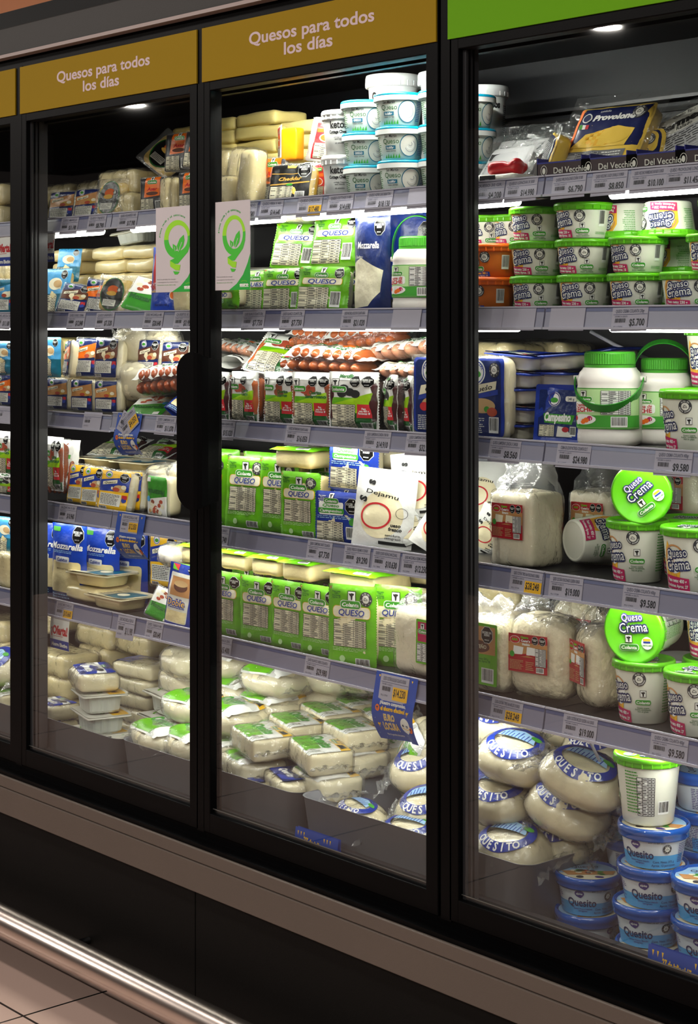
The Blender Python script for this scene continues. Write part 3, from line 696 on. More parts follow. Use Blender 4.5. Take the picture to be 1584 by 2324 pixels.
pack('queso500b', 'cheese', 'cheese_pack', .122, .172, .055, queso_art('500', '17', 's'), GF(), CH(), True, seed=2)
pack('queso1000', 'cheese', 'cheese_pack', .134, .186, .085, queso_art('1000', '33', 's'), GF(), M('pcheese','cheese'), True, seed=3, amp=.005, r=.02)
pack('queso250', 'cheese', 'cheese_pack', .140, .106, .040, queso_art('250', '8', 'o', True), GF(), PC(), True, seed=4)
def camp_art(A, w, h):
    A.text('Peso neto:\n250 g\nPorciones:\nAprox. 8', -w*.32, h*.86, h*.03, M('white', P_), 2, bold=.02); A.octo(w*.3, h*.74, w*.15, 2)
    A.rect(-w*.38, h*.55, w*.12, h*.80, M('white', P_), 2, r=h*.03); A.rect(-w*.40, h*.58, w*.14, h*.68, M('mgreen', P_), 3, r=h*.03); A.colanta(-w*.13, h*.82, w*.3, 3); A.cow(-w*.13, h*.92, w*.05, 2)
    A.text('Queso', -w*.13, h*.735, h*.06, M('mgreen', P_), 4, w=w*.34, bold=.02, shear=.2); A.text('Campesino', -w*.13, h*.63, h*.055, M('white', P_), 4, w=w*.46, bold=.02, shear=.2)
    A.para(-w*.42, h*.47, w*.3, h*.54, M('lblue', P_), 2, 2); A.table(-w*.46, h*.04, w*.12, h*.42, 2, 8); A.bars(w*.18, h*.10, w*.40, h*.34, 2, 4); A.ell(w*.3, h*.44, w*.07, w*.07, M('mgreen', P_), 2)
pack('camp', 'cheese', 'cheese_pack', .130, .118, .045, camp_art, M('cobalt', 'film'), M('pcheese','cheese'), True, seed=5)
def zarz_art(A, w, h):
    A.rect(-w*.42, h*.04, w*.42, h*.97, M('cobalt', 'film'), 1, r=.008); A.rect(-w*.38, h*.05, w*.36, h*.94, M('dblue', 'film'), 2, r=.008)
    A.ell(-w*.1, h*.80, w*.17, w*.17, M('white', P_), 3); A.ring(-w*.1, h*.80, w*.15, w*.15, .002, M('cobalt', P_), 4); A.ell(-w*.1, h*.775, w*.09, w*.05, M('mgreen', P_), 4); A.arct('EL ZARZAL', -w*.1, h*.80, w*.125, w*.125, w*.035, M('cobalt', P_), 4, 160, 20)
    A.seal(w*.24, h*.83, w*.10, 3, 'ALTO EN', 'SODIO')
    A.poly([(-w*.32,h*.50),(w*.26,h*.60),(w*.28,h*.70),(-w*.28,h*.62)], M('cream', P_), 3); A.text('Queso', 0, h*.605, h*.06, M('black', P_), 4, w=w*.4, rot=10, shear=.2); A.poly([(-w*.34,h*.44),(w*.3,h*.54),(w*.3,h*.60),(-w*.32,h*.50)], M('cobalt', P_), 3)
    A.ell(0, h*.40, w*.26, h*.09, M('tan', P_), 3); A.ell(-w*.22, h*.36, w*.08, w*.06, M('red', P_), 4); A.ell(w*.2, h*.33, w*.1, w*.06, M('brick', P_), 4); A.ell(w*.1, h*.36, w*.05, w*.04, M('mgreen', P_), 4)
    A.para(-w*.34, h*.07, w*.06, h*.26, M('offwhite', P_), 3, 8); A.bars(w*.14, h*.08, w*.32, h*.27, 3, 7)
pack('zarzal', 'cheese', 'cheese_pack', .135, .150, .060, zarz_art, FILMC(), M('pcheese','wrap'), seed=6, bw=.9, bh=.95, r=.02)
def generic_art(c1, c2, title, tc='white', prod='tan', octo=False, para=True, tilt=0, acc='yellow'):
    def f(A, w, h):
        A.rect(-w*.40, h*.04, w*.40, h*.955, M(c1, 'film'), 1, r=.007)
        A.poly([(-w*.40,h*.72),(w*.40,h*.86),(w*.40,h*.50),(-w*.40,h*.46)], M(c2, 'film'), 2)
        A.ell(-w*.2, h*.86, w*.10, w*.10, M('white', P_), 3); A.ell(-w*.2, h*.85, w*.06, w*.04, M('mgreen', P_), 4); A.ring(-w*.2, h*.86, w*.09, w*.09, .0015, M('cobalt', P_), 4, 16)
        A.poly([(-w*.34,h*.60),(w*.05,h*.68),(w*.05,h*.76),(-w*.34,h*.68)], M('cream', P_), 3); A.text(title, -w*.14, h*.68, h*.045, M('black', P_), 4, w=w*.32, rot=12, shear=.2)
        A.ell(w*.15, h*.56, w*.18, h*.08, M(prod, P_), 3); A.ell(w*.05, h*.53, w*.10, h*.05, M('brick', P_), 4); A.ell(w*.26, h*.6, w*.08, h*.05, M('cream', P_), 4, 12)
        if octo: A.octo(w*.24, h*.82, w*.14, 4)
        if para: A.rect(-w*.36, h*.14, w*.22, h*.42, M('offwhite', P_), 3); A.para(-w*.34, h*.16, w*.20, h*.41, M('dgray', P_), 4, 8)
        A.ell(w*.30, h*.30, w*.07, w*.07, M('cobalt', P_), 3, 12); A.rect(w*.24, h*.33, w*.38, h*.42, M('red', P_), 3)
        A.bars(-w*.36, h*.05, -w*.14, h*.12, 3, 3)
    return f
def ppack(key, c1, c2, title, w=.105, h=.125, t=.034, base=None, block=None, seed=7, **k):
    pack(key, 'cheese', 'cheese_pack', w, h, t, generic_art(c1, c2, title, **k), base or FILMC(), block or M('pcheese','wrap'), seed=seed, bw=.9, bh=.9, r=.014)
ppack('bluetray', 'dblue', 'orange', 'Queso'); ppack('bluetray_oct', 'dblue', 'brown', 'Queso', octo=True, seed=8); ppack('yellowtray', 'yellow', 'cobalt', 'Queso', octo=True, prod='tan', seed=9)
ppack('darktray', 'dblue', 'wood', 'Queso', h=.10, seed=10, prod='gold'); ppack('tealtray', 'teal', 'sky', 'Queso', h=.15, prod='cream', seed=11)
pack('tealbag', 'cheese', 'cheese_pack', .12, .15, .03, lambda A, w, h: (A.rect(-w*.5, h*.45, w*.5, h*.99, M('sky', 'film'), 1), A.ell(0, h*.66, w*.26, h*.13, M('cream', P_), 2), A.ell(.01, h*.66, w*.16, h*.08, M('tan', P_), 3), A.table(-w*.4, h*.04, w*.1, h*.42, 2, 7), A.octo(w*.3, h*.86, w*.13, 2)), M('teal', 'film'), CH(), seed=12)
def moz_art(A, w, h):
    A.rect(-w*.44, h*.05, w*.44, h*.95, M('mgreen', 'film'), 1, r=.006); A.text('Mozzarella', 0, h*.42, h*.13, M('dgreen', P_), 3, w=w*.74, bold=.04); A.poly([(-w*.44,h*.48),(w*.44,h*.60),(w*.44,h*.95),(-w*.44,h*.95)], M('white', P_), 2)
    rn = random.Random(5)
    for k in range(16): A.ell(-w*.3+rn.random()*w*.6, h*.62+rn.random()*h*.26, w*.08, h*.05, M(rn.choice(['brick','cream','tan','meat']), P_), 3, 10)
    A.ell(w*.32, h*.58, w*.07, w*.07, M('sky', P_), 4, 14); A.rect(w*.24, h*.08, w*.38, h*.18, M('white', P_), 3)
pack('moz', 'cheese', 'cheese_pack', .11, .115, .045, moz_art, FILMC(), M('pcheese','wrap'), seed=13)
def cheddar_art(A, w, h):
    A.rect(-w*.43, h*.03, w*.43, h*.96, M('black', 'film'), 1, r=.006); g_ = M('gold', P_)
    A.poly([(-w*.42,h*.72),(0,h*.69),(w*.42,h*.72),(w*.42,h*.735),(0,h*.705),(-w*.42,h*.735)], g_, 2); A.poly([(-w*.42,h*.43),(w*.42,h*.47),(w*.42,h*.50),(-w*.42,h*.46)], g_, 2)
    A.text('Cheddar', 0, h*.585, h*.085, g_, 2, w=w*.5, bold=.035, shear=.25); A.poly([(-.08*w,h*.84),(-.1*w,h*.93),(-.05*w,h*.89),(0,h*.95),(.05*w,h*.89),(.1*w,h*.93),(.08*w,h*.84)], g_, 2)
    A.octo(w*.28, h*.80, w*.15, 2); A.table(-w*.40, h*.05, w*.08, h*.40, 2, 9); A.bars(w*.14, h*.05, w*.34, h*.26, 2, 2); A.ell(0, h*.44, w*.07, h*.03, M('mgreen', P_), 3)
pack('cheddar', 'cheese', 'cheddar_pack', .13, .092, .035, cheddar_art, FILMC(), M('ycheese','wrap'), seed=14)
def asar_art(A, w, h):
    A.rect(-w*.44, h*.03, w*.44, h*.97, M('dgray', 'film'), 1, r=.004); A.poly([(-w*.2,h*.97),(w*.34,h*.97),(w*.38,h*.48),(-w*.26,h*.44)], M('orange', 'film'), 2)
    A.colanta(w*.05, h*.84, w*.34, 3); A.text('Asar', w*.05, h*.66, h*.09, M('red', P_), 3, w=w*.4, bold=.03, shear=.2); A.ell(w*.05, h*.54, w*.22, h*.05, M('brown', P_), 3); A.cow(w*.05, h*.93, w*.06, 3)
    A.table(-w*.38, h*.05, w*.1, h*.40, 2, 9); A.bars(w*.16, h*.10, w*.38, h*.34, 2, 4)
pack('asar', 'cheese', 'grilling_cheese_pack', .095, .105, .03, asar_art, FILMC(), M('cheese','wrap'), seed=15)
def gouda_art(A, w, h):
    A.ell(0, h*.5, w*.34, h*.42, M('dgreen', 'film'), 1); A.ell(0, h*.5, w*.31, h*.39, M('black', 'film'), 2); A.ell(0, h*.62, w*.16, h*.1, M('dorange', P_), 3); A.ell(-w*.02, h*.52, w*.14, h*.06, M('gold', P_), 4)
    A.rect(-w*.22, h*.2, w*.14, h*.36, M('offwhite', P_), 4); A.para(-w*.2, h*.22, w*.12, h*.35, M('dgray', P_), 5, 4); A.seal(w*.18, h*.62, w*.06, 4)
pack('gouda', 'cheese', 'round_label_cheese_pack', .115, .118, .03, gouda_art, FILMC(), M('ycheese','wrap'), seed=16, bw=.82, bh=.8, r=.014)
def redzig_art(A, w, h):
    A.poly([(-w*.34,h*.05),(w*.38,h*.05),(w*.38,h*.92),(w*.1,h*.97),(-w*.30,h*.90)], M('red', 'film'), 1); A.colanta(w*.1, h*.82, w*.35, 3); A.rect(-w*.28, h*.64, w*.34, h*.72, M('orange', P_), 2)
    A.ell(w*.05, h*.52, w*.24, h*.10, M('white', P_), 2); A.ell(w*.05, h*.52, w*.2, h*.08, M('orange', P_), 3); A.table(-w*.28, h*.06, w*.34, h*.40, 2, 8)
pack('redzig', 'cheese', 'cheese_pack', .10, .125, .03, redzig_art, M('white','film'), M('ycheese','wrap'), True, seed=17)
# ---- stand-up pouches
def pouch(key, name, w, h, t, art, base, seed=0, cat='cheese'):
    def prof(u, v): 
        a = max(0, 1-(2*abs(u)/w)**3); b = max(0, 1-(v/h))**.55*min(1, .75+v/h*2); return t/2*a*b
    def mp(s): 
        def f(u, v, d):
            n = noise.noise(Vector((u*30+seed, v*30, s)))*.0035
            return (u, -s*(prof(u, v)+n*.7+d), v)
        return f
    g = G(); A = Art(); A.rect(-w/2, 0, w/2, h, base, 0); art(A, w, h); A.put(g, mp(1), du=.009, dv=.009)
    A = Art(); A.rect(-w/2, 0, w/2, h, base, 0); A.put(g, mp(-1), du=.012, dv=.012)
    proto(key, cat, name, [('pouch', g.mesh(key), None, None)])
def mozp_art(word):
    def f(A, w, h):
        A.rect(-w*.5, 0, w*.5, h*.16, M('dblue', 'film'), 1); A.rect(-w*.42, h*.12, w*.40, h*.52, M('cheese', 'cheese'), 2, r=.01); A.rect(-w*.26, h*.50, w*.14, h*.58, M('white', P_), 3, r=.004); A.text(word, -w*.06, h*.54, h*.045, M('cobalt', P_), 4, w=w*.3, bold=.03, shear=.2)
        A.text('Mozzarella', 0, h*.72, h*.085, M('white', P_), 2, w=w*.86, bold=.03, shear=.25); A.para(-w*.4, h*.62, w*.2, h*.66, M('lblue', P_), 2, 2); A.octo(w*.3, h*.88, w*.16, 2); A.rect(-w*.44, h*.9, -w*.2, h*.96, M('mgreen', P_), 2, r=.003)
        A.text('EXP 02 OCT 2023', -w*.05, h*.42, h*.02, M('brown', P_), 3, w=w*.35); A.para(-w*.4, h*.03, w*.2, h*.1, M('lblue', P_), 2, 2)
    return f
pouch('mozpouch', 'mozzarella_pouch', .15, .20, .05, mozp_art('Cubitos'), M('blue', 'film'), 3)
pouch('shredpouch', 'shredded_cheese_pouch', .13, .21, .05, lambda A, w, h: (A.poly([(-w*.5,h*.03),(w*.05,h*.06),(w*.34,h*.2),(w*.38,h*.42),(-w*.2,h*.55),(-w*.5,h*.48)], M('cream','cheese'), 1), A.text('Mozzarella', -w*.02, h*.68, h*.07, M('white', P_), 2, w=w*.6, bold=.02, rot=0), A.octo(w*.26, h*.86, w*.15, 2), A.text('Deditos', -w*.25, h*.56, h*.03, M('offwhite', P_), 2)), M('dblue', 'film'), 5)
pouch('bluepouch', 'cheese_pouch', .17, .20, .04, lambda A, w, h: (A.octo(w*.18, h*.72, w*.15, 2), A.para(-w*.4, h*.45, 0, h*.5, M('lblue', P_), 2, 2), A.ell(w*.2, h*.2, w*.3, h*.12, M('mgreen', P_), 1)), M('blue', 'film'), 6)
pouch('doble', 'cheese_pouch', .12, .19, .035, lambda A, w, h: (A.rect(-w*.4, h*.08, w*.4, h*.86, M('offwhite', 'film'), 1, r=.006), A.rect(-w*.3, h*.5, w*.4, h*.8, M('wood', P_), 2), A.ell(.01, h*.65, w*.24, h*.08, M('brown', P_), 3), A.ell(.01, h*.70, w*.24, h*.05, M('tan', P_), 4), otext(A, 'Doble', 0, h*.40, h*.10, 4, w=w*.66, out='cobalt', fill='yellow'), A.para(-w*.3, h*.3, w*.35, h*.335, M('cobalt', P_), 3, 1), A.rect(-w*.38, h*.09, w*.38, h*.27, M('cheese', 'cheese'), 2), A.poly([(-w*.36,h*.9),(-w*.1,h*.9),(-w*.1,h*.99),(-w*.36,h*.99)], M('red', P_), 2), A.poly([(-w*.36,h*.9),(-w*.1,h*.9),(-w*.36,h*.99)], M('green', P_), 3)), M('cobalt', 'film'), 7)
pouch('mozred', 'mozzarella_pouch', .14, .19, .04, lambda A, w, h: (A.text('Mozzarella', 0, h*.40, h*.10, M('white', P_), 2, w=w*.86, bold=.09), A.text('Mozzarella', 0, h*.40, h*.10, M('dred', P_), 3, w=w*.84, bold=.04), A.rect(-w*.42, h*.31, w*.4, h*.335, M('tan', P_), 2), A.rect(-w*.4, h*.45, w*.4, h*.9, M('red', P_), 1), A.ell(w*.3, h*.27, w*.1, w*.1, M('white', P_), 2), A.ell(w*.3, h*.27, w*.08, w*.08, M('orange', P_), 3), A.text('PESO NETO 400 g', 0, h*.12, h*.03, M('navy', P_), 2)), M('blue', 'film'), 8)
pouch('milkbag', 'fresh_cheese_bag', .125, .165, .05, lambda A, w, h: (A.ell(0, h*.42, w*.36, h*.30, M('pcheese','wrap'), 1), A.ring(-w*.08, h*.40, w*.26, h*.17, .004, M('red', P_), 3, 30), A.text('Dejamu', -w*.02, h*.68, h*.055, M('black', P_), 3, w=w*.55, rot=-8), A.text('S', -w*.22, h*.82, h*.08, M('black', P_), 3, bold=.08, rot=80), A.text('ueso\nfresco', w*.26, h*.27, h*.045, M('black', P_), 3, bold=.04), A.text('semiduro,\nsemigraso', w*.24, h*.15, h*.033, M('black', P_), 3), A.rect(w*.02, h*.05, w*.44, h*.09, M('black', P_), 3), A.ring(w*.33, h*.46, w*.09, w*.09, .0008, M('black', P_), 3, 20), A.text('S', -w*.34, h*.60, h*.10, M('black', P_), 3, bold=.06, rot=80)), M('white', 'film'), 9)
# ---- sausage packs
def capsule(g, p0, p1, r, mat, bend=0, seed=0):
    P = []; rs = []; n = 12
    for k in range(n+1):
        t = k/n; p = Vector(p0).lerp(Vector(p1), t)+Vector((0, 0, 0)); p.y -= bend*math.sin(PI*t)
        P.append(p); e = min(t, 1-t)*n/2.2; rs.append(r*(math.sqrt(max(0, 1-(1-min(1, e))**2))+.03)*(1+.05*math.sin(seed+k)))
    g.tube(P, rs, mat, 12, up=Vector((0,1,.01)))
def sausage_pack(key, title, c, picture, oct2=True, w=.115, h=.125, red=True):
    def art(A, w, h):
        A.rect(-w*.5, h*.86, w*.5, h, M('white','film'), 1); A.rect(-w*.46, h*.30, w*.46, h*.56, M('green','film'), 1); A.poly([(-w*.46,h*.30),(w*.46,h*.30),(w*.46,h*.02),(-w*.46,h*.02)], M('dgreen','film'), 1)
        A.poly([(-w*.46,h*.42),(w*.46,h*.66),(w*.46,h*.30),(-w*.46,h*.30)], M('lime','film'), 2)
        rn = random.Random(len(title))
        for k in range(5): A.ell(-w*.2+rn.random()*w*.3, h*.60+rn.random()*h*.12, w*.10, h*.07, M(picture, P_), 3, 12)
        A.colanta(-w*.26, h*.70, w*.36, 4); A.cow(-w*.30, h*.82, w*.07, 4); A.text(title, w*.16 if '\n' in title else -w*.1, h*.60 if '\n' in title else h*.93, h*.06, M('dgreen', P_), 4, bold=.05)
        A.octo(w*.10, h*.84, w*.115, 4); 
        if oct2: A.octo(w*.34, h*.84, w*.115, 4, 'EXCESO EN\nGRASAS')
        A.table(-w*.42, h*.03, w*.10, h*.44, 3, 9)
        if red: A.rect(w*.14, h*.22, w*.42, h*.45, M('red', P_), 3); A.text('Peso\nneto 400 g\nPorciones: 8', w*.28, h*.335, h*.035, M('white', P_), 4, w=w*.22, bold=.03)
        A.bars(w*.2, h*.04, w*.42, h*.14, 3, 5)
    pack(key, 'sausage', 'sausage_pack', w, h, .03, art, M('white','film'), None, True, seed=20+len(title), edge=.02)
    g = G()
    for k in range(4): capsule(g, (-w*.36+k*w*.24, .017, .008), (-w*.36+k*w*.24, .017, h*.9), .0155, M(c, 'gloss'), 0, k)
    for k in range(3): capsule(g, (-w*.24+k*w*.24, .038, .008), (-w*.24+k*w*.24, .038, h*.88), .0155, M(c, 'gloss'), 0, k+4)
    PROTO[key][2].append(('sausage', g.mesh(key+'_saus'), None, None))
    g = G(); g.softbox(w*1.0, .056, h*.97, .02, FILM(), 7, .004, 30, 3, (0,.029,0)); PROTO[key][2].append(('clear_film', g.mesh(key+'_cl'), None, None))
sausage_pack('s_ham', 'Cerdo\nCarne', 'sausage', 'brick', False); sausage_pack('s_star', 'Chorizo\nStarrco', 'meat', 'meat'); sausage_pack('s_sant', 'Chorizo\nSantarrosano', 'meat', 'brick'); sausage_pack('s_morc', 'Morcilla', 'dark_meat', 'black')
def saus_bag(key, nx, ny, c, L=.24, W=.11, seed=0):
    g = G(); rn = random.Random(seed)
    for j in range(ny):
        for i in range(nx):
            x = -L/2+.02+(L-.04)*i/(nx-1)+rn.uniform(-.003,.003); z = .020+.027*j; x += (L/nx*.5 if j % 2 else 0)*.6
            cx = G(); 
            vs = []; r = L/nx*.50
            for a in range(9):
                for b in range(12):
                    th = PI*a/8; ph = 2*PI*b/12; vs.append((x+r*math.sin(th)*math.cos(ph), -W*.16+W*.40*math.cos(th)*1.0, z+.017*math.sin(th)*math.sin(ph)))
            g.add(vs, [(a*12+b, a*12+(b+1) % 12, (a+1)*12+(b+1) % 12, (a+1)*12+b) for a in range(8) for b in range(12)], M(c, 'gloss'))
    sg = g.mesh(key+'_s'); g = G(); hh = .020+.027*(ny-1)+.017
    def f(a, b):
        x = (a-.5)*L*1.14; y = -W*.50+b*W*1.1; ed = min(a, 1-a, b, 1-b); q = min(1, ed/.14); q = q*q*(3-2*q)
        z = hh*.62+.40*hh*q+noise.noise(Vector((a*9+seed, b*7, 1)))*.007+noise.noise(Vector((a*30+seed, b*22, 2)))*.003
        if b < .12: y += math.sin(a*90)*.0015
        return (x, y, z)
    A = Art(); A.rect(0, 0, 1, 1, M('white','film'), 0); A.rect(.1, .3, .9, .36, M('dgreen', P_), 1); A.rect(.1, .62, .9, .70, M('mgreen', P_), 1); A.rect(.56, .4, .7, .6, M('orange', P_), 1); A.colanta(.3, .5, .16, 1); A.table(.16, .12, .44, .28, 1, 4); A.para(.5, .1, .9, .28, M('dgreen', P_), 1, 4)
    A.put(g, lambda u, v, d: (lambda p: (p[0], p[1], p[2]+d))(f(u, v)), du=.035, dv=.06)
    fm = g.mesh(key+'_f'); g = G(); g.softbox(L*1.02, W*1.02, hh*1.04, .03, FILM(), 8, .005, 25, seed); proto(key, 'sausage', 'sausage_bag', [('sausage', sg, None, None), ('label_film', fm, None, None), ('clear_film', g.mesh(key+'_c'), None, None)])
saus_bag('sbag', 7, 2, 'sausage', seed=1); saus_bag('sbag2', 6, 1, 'pink', .2, .1, 2); saus_bag('sbag3', 7, 2, 'meat', .24, .1, 3)
# ---- bare or wrapped blocks
def block(key, w, d, h, mat, r=.012, amp=.004, seed=0, film=None, art=None, name='cheese_block', cat='cheese', tuft=0, puff=.003):
    g = G(); g.softbox(w, d, h, r, mat, 10, amp, 22, seed, puff=puff); parts = [('cheese', g.mesh(key), None, None)]
    if art:
        def mp(u, v, dd):
            ed = min(w/2-abs(u), d/2-abs(v)); q = max(0, min(1, ed/(r*1.2))); 
            return (u, v, h+puff+.0015+dd-(1-q)**2*r*.8+amp*.6*noise.noise(Vector((u*22+seed*7.1, v*22+seed*3.3, seed))))
        g = G(); A = Art(); art(A, w, d); A.put(g, mp, du=.01, dv=.01); parts.append(('label', g.mesh(key+'_l'), None, None))
    if film:
        g = G(); g.softbox(w*1.03+.004, d*1.03+.004, h*1.02+.004, r, film, 9, amp*1.3, 30, seed+5, puff=puff+.002, c=(0,0,-.002))
        rn = random.Random(seed)
        for s in ((-1, 1) if tuft else ()):
            def f(a, b, s=s): 
                return (s*(w*.48+a*tuft), (b-.5)*d*(.5+a*.75)+noise.noise(Vector((a*5, b*9, seed)))*.01, h*.5*(1-a*.3)+noise.noise(Vector((a*7+seed, b*13, s)))*.016*(.3+a))
            g.grid(f, 6, 12, film)
        parts.append(('plastic_wrap', g.mesh(key+'_f'), None, None))
    proto(key, cat, name, parts)
block('slab', .16, .11, .034, M('ycheese','wrap') if False else M('cheese','wrap'), .010, .004, 1, name='cheese_slab')
block('slab_y', .17, .10, .032, plain('slab_butter', (240,220,142), .35, 0, .5, (40,.4,.004)), .008, .004, 2, name='cheese_slab')
block('log', .052, .045, .115, M('cheese','wrap'), .010, .004, 3, name='cheese_stick', film=FILM())
block('cheddarslab', .05, .05, .085, plain('cheddar_orange', (255,160,10), .35, 0, .5), .004, .001, 4, name='cheddar_block')
def ques_top(A, w, d):
    A.rect(-w*.46, -d*.49, w*.46, d*.46, M('white', 'film'), 1, r=.006); A.poly([(-w*.44,-d*.46),(w*.22,-d*.46),(w*.28,-d*.14),(-w*.42,-d*.05)], M('green','film'), 2); A.poly([(-w*.1,d*.22),(w*.46,d*.22),(w*.46,d*.44),(-w*.14,d*.44)], M('yellow','film'), 2)
    A.text('Quesito', -w*.02, d*.04, d*.25, M('mgreen', P_), 3, w=w*.64, bold=.055, shear=.12); A.ring(-w*.30, -d*.02, w*.10, d*.20, .004, M('green', P_), 2, 16, 90, 270); A.poly([(w*.2,d*.24),(w*.42,d*.24),(w*.4,d*.38),(w*.22,d*.36)], M('black', P_), 3); A.colanta(w*.02, d*.28, w*.2, 3); A.cow(-w*.02, d*.37, w*.03, 3)
block('qblock', .14, .105, .050, M('pcheese','wrap'), .010, .003, 5, film=FILM(), art=ques_top, name='fresh_cheese_pack', tuft=.012, puff=.001)
block('qblock2', .14, .105, .052, M('pcheese','wrap'), .012, .005, 6, film=FILMC(), art=ques_top, name='fresh_cheese_pack', tuft=.02)
def qblue_top(A, w, d):
    A.rect(-w*.42, -d*.42, w*.42, d*.42, M('dblue','film'), 1, r=.006); A.poly([(-w*.4,-d*.1),(w*.4,-d*.1),(w*.3,-d*.4),(-w*.36,-d*.4)], M('cobalt','film'), 2); A.text('Quesito', -w*.04, -d*.10, d*.2, M('white', P_), 3, w=w*.55, bold=.05, shear=.15)
    A.ell(0, d*.2, w*.16, d*.14, M('white', P_), 3); A.ell(0, d*.2, w*.14, d*.12, M('mgreen', P_), 4); A.text('es', 0, d*.2, d*.1, M('white', P_), 5); A.ell(w*.3, d*.1, w*.06, w*.06, M('black', P_), 3, 10)
block('qblue', .125, .09, .036, M('pcheese','wrap'), .010, .003, 7, film=FILM(), art=qblue_top, name='fresh_cheese_pack')
def qwhite_top(A, w, d):
    A.rect(-w*.44, -d*.44, w*.44, d*.44, M('cobalt','film'), 1, r=.006); A.poly([(-w*.44,-d*.2),(w*.0,d*.1),(w*.44,-.05*d),(w*.44,d*.2),(-w*.44,d*.16)], M('white','film'), 2); A.text('Quesito', 0, -d*.16, d*.2, M('white', P_), 3, w=w*.6, bold=.06, shear=.2); A.ell(w*.26, d*.08, w*.13, d*.09, M('black', P_), 3); A.colanta(-w*.05, d*.24, w*.24, 3)
block('qcobalt', .14, .11, .048, M('pcheese','wrap'), .014, .004, 8, film=FILM(), art=qwhite_top, name='fresh_cheese_pack')
block('bigwhite', .15, .12, .075, M('pcheese','wrap'), .03, .008, 9, film=FILMC(), name='cheese_bag', tuft=.02, puff=.01)
block('bigwhite2', .15, .12, .060, M('pcheese','wrap'), .026, .009, 10, film=FILMC(), art=ques_top, name='fresh_cheese_pack', tuft=.02, puff=.012)
block('brownblock', .17, .12, .06, M('cheese','wrap'), .014, .006, 11, film=FILM(), name='cheese_block')
block('blueblock', .15, .10, .036, M('pcheese','wrap'), .008, .003, 12, film=FILM(), art=lambda A, w, d: (A.rect(-w*.5, -d*.42, -w*.1, d*.46, M('cobalt','film'), 1), A.rect(-w*.1, d*.2, w*.4, d*.46, M('dblue','film'), 1)), name='cheese_block')
# ---- shallow blue-rimmed trays
def tray_pack(key, w, d, h, rimc, body, art, ribs=False, seed=1):
    g = G(); n = 20
    vs = []; prof = [(.76,0),(.84,.12*h),(.92,.9*h),(.94,h)]
    def lp(sx, z, rib=0):
        out = []
        for k in range(64):
            a = 2*PI*(k+.5)/64; e = 5; q = 1/((abs(math.cos(a))**e+abs(math.sin(a))**e)**(1/e)); rr = .97 if (rib and (k//2) % 2) else 1
            out.append((w/2*sx*q*math.cos(a)*rr, d/2*sx*q*math.sin(a)*rr, z))
        return out
    L = [lp(s, z, ribs) for s, z in prof]; vs = sum(L, []); g.add(vs, [(i*64+k, i*64+(k+1) % 64, (i+1)*64+(k+1) % 64, (i+1)*64+k) for i in range(3) for k in range(64)]+[tuple(range(63,-1,-1))], body, not ribs)
    bd = g.mesh(key+'_b'); g = G(); A = Art(); ww, dd = w*1.10, d*1.12
    A.rect(-ww/2, -dd/2, ww/2, dd/2, rimc, 0, r=.008); art(A, w, d)
    A.put(g, lambda u, v, q: (u, v, h+.001+q+noise.noise(Vector((u*16+seed, v*16, seed)))*.0035+max(0, abs(v)-d*.48)*.3), du=.01, dv=.01)
    gz = G(); gz.softbox(ww, dd, .0055, .0025, rimc, 8, .002, 30, seed, (0,0,h-.0055)); rimm = gz.mesh(key+'_r')
    proto(key, 'cheese', 'tray_cheese_pack', [('tray_body', bd, None, None), ('rim', rimm, None, None), ('lid_film', g.mesh(key+'_l'), None, None)])
def camp_top(A, w, d):
    A.rect(-w*.46, -d*.46, w*.46, d*.46, M('dblue','film'), 1, r=.004); A.text('Campesino', 0, -d*.06, d*.16, M('white', P_), 3, w=w*.62, bold=.05, shear=.2); A.poly([(-w*.34,d*.0),(w*.4,-d*.02),(w*.34,-d*.2),(-w*.3,-d*.18)], M('mgreen','film'), 2)
    A.ell(-w*.1, d*.28, w*.14, w*.14, M('white', P_), 2); A.ell(-w*.1, d*.26, w*.09, w*.05, M('mgreen', P_), 3); A.ring(-w*.1, d*.28, w*.13, w*.13, .002, M('purple', P_), 3, 20)
    A.rect(w*.16, d*.24, w*.42, d*.34, M('offwhite', P_), 2, r=.004); A.text('240 g', w*.29, d*.29, d*.05, M('navy', P_), 3)
    A.table(-w*.42, -d*.44, -w*.06, -d*.22, 2, 7); A.poly([(w*.0,-d*.44),(w*.36,-d*.44),(w*.2,-d*.26),(w*.02,-d*.24)], M('offwhite', P_), 2); A.ell(w*.2, -d*.3, w*.08, d*.05, M('dred', P_), 3); A.bars(w*.3, -d*.42, w*.44, -d*.24, 3, 4)
tray_pack('campesino', .105, .105, .030, M('cobalt','film'), plain('tray_cream', (238,232,212), .3), camp_top)
tray_pack('ribtray', .125, .10, .045, M('offwhite','film'), plain('tray_milky', (196,200,192), .3), lambda A, w, d: (A.poly([(w*.1,d*.1),(w*.5,d*.1),(w*.5,d*.5),(-w*.02,d*.5)], M('yellow','film'), 1), A.text('Quesito', 0, -d*.02, d*.18, M('green', P_), 2, w=w*.55, bold=.05), A.ring(-w*.3, 0, w*.14, d*.3, .005, M('green', P_), 1, 14, 90, 270), A.bars(-w*.36, d*.2, -w*.2, d*.4, 2, 3), A.poly([(w*.16,d*.26),(w*.24,d*.4),(w*.3,d*.3),(w*.4,d*.38),(w*.3,d*.2)], M('brown', P_), 2)), True)
tray_pack('creamtray', .15, .10, .034, M('pcheese','wrap'), M('cheese','wrap'), lambda A, w, d: (A.rect(-w*.1, -d*.4, w*.46, d*.42, M('teal','film'), 1, r=.004), A.rect(-w*.46, -d*.4, -w*.12, d*.42, M('cream','film'), 1), A.ell(w*.12, .0, w*.12, d*.16, M('cream', P_), 2), A.para(-w*.44, -d*.3, -w*.16, d*.3, M('gray', P_), 2, 6)))
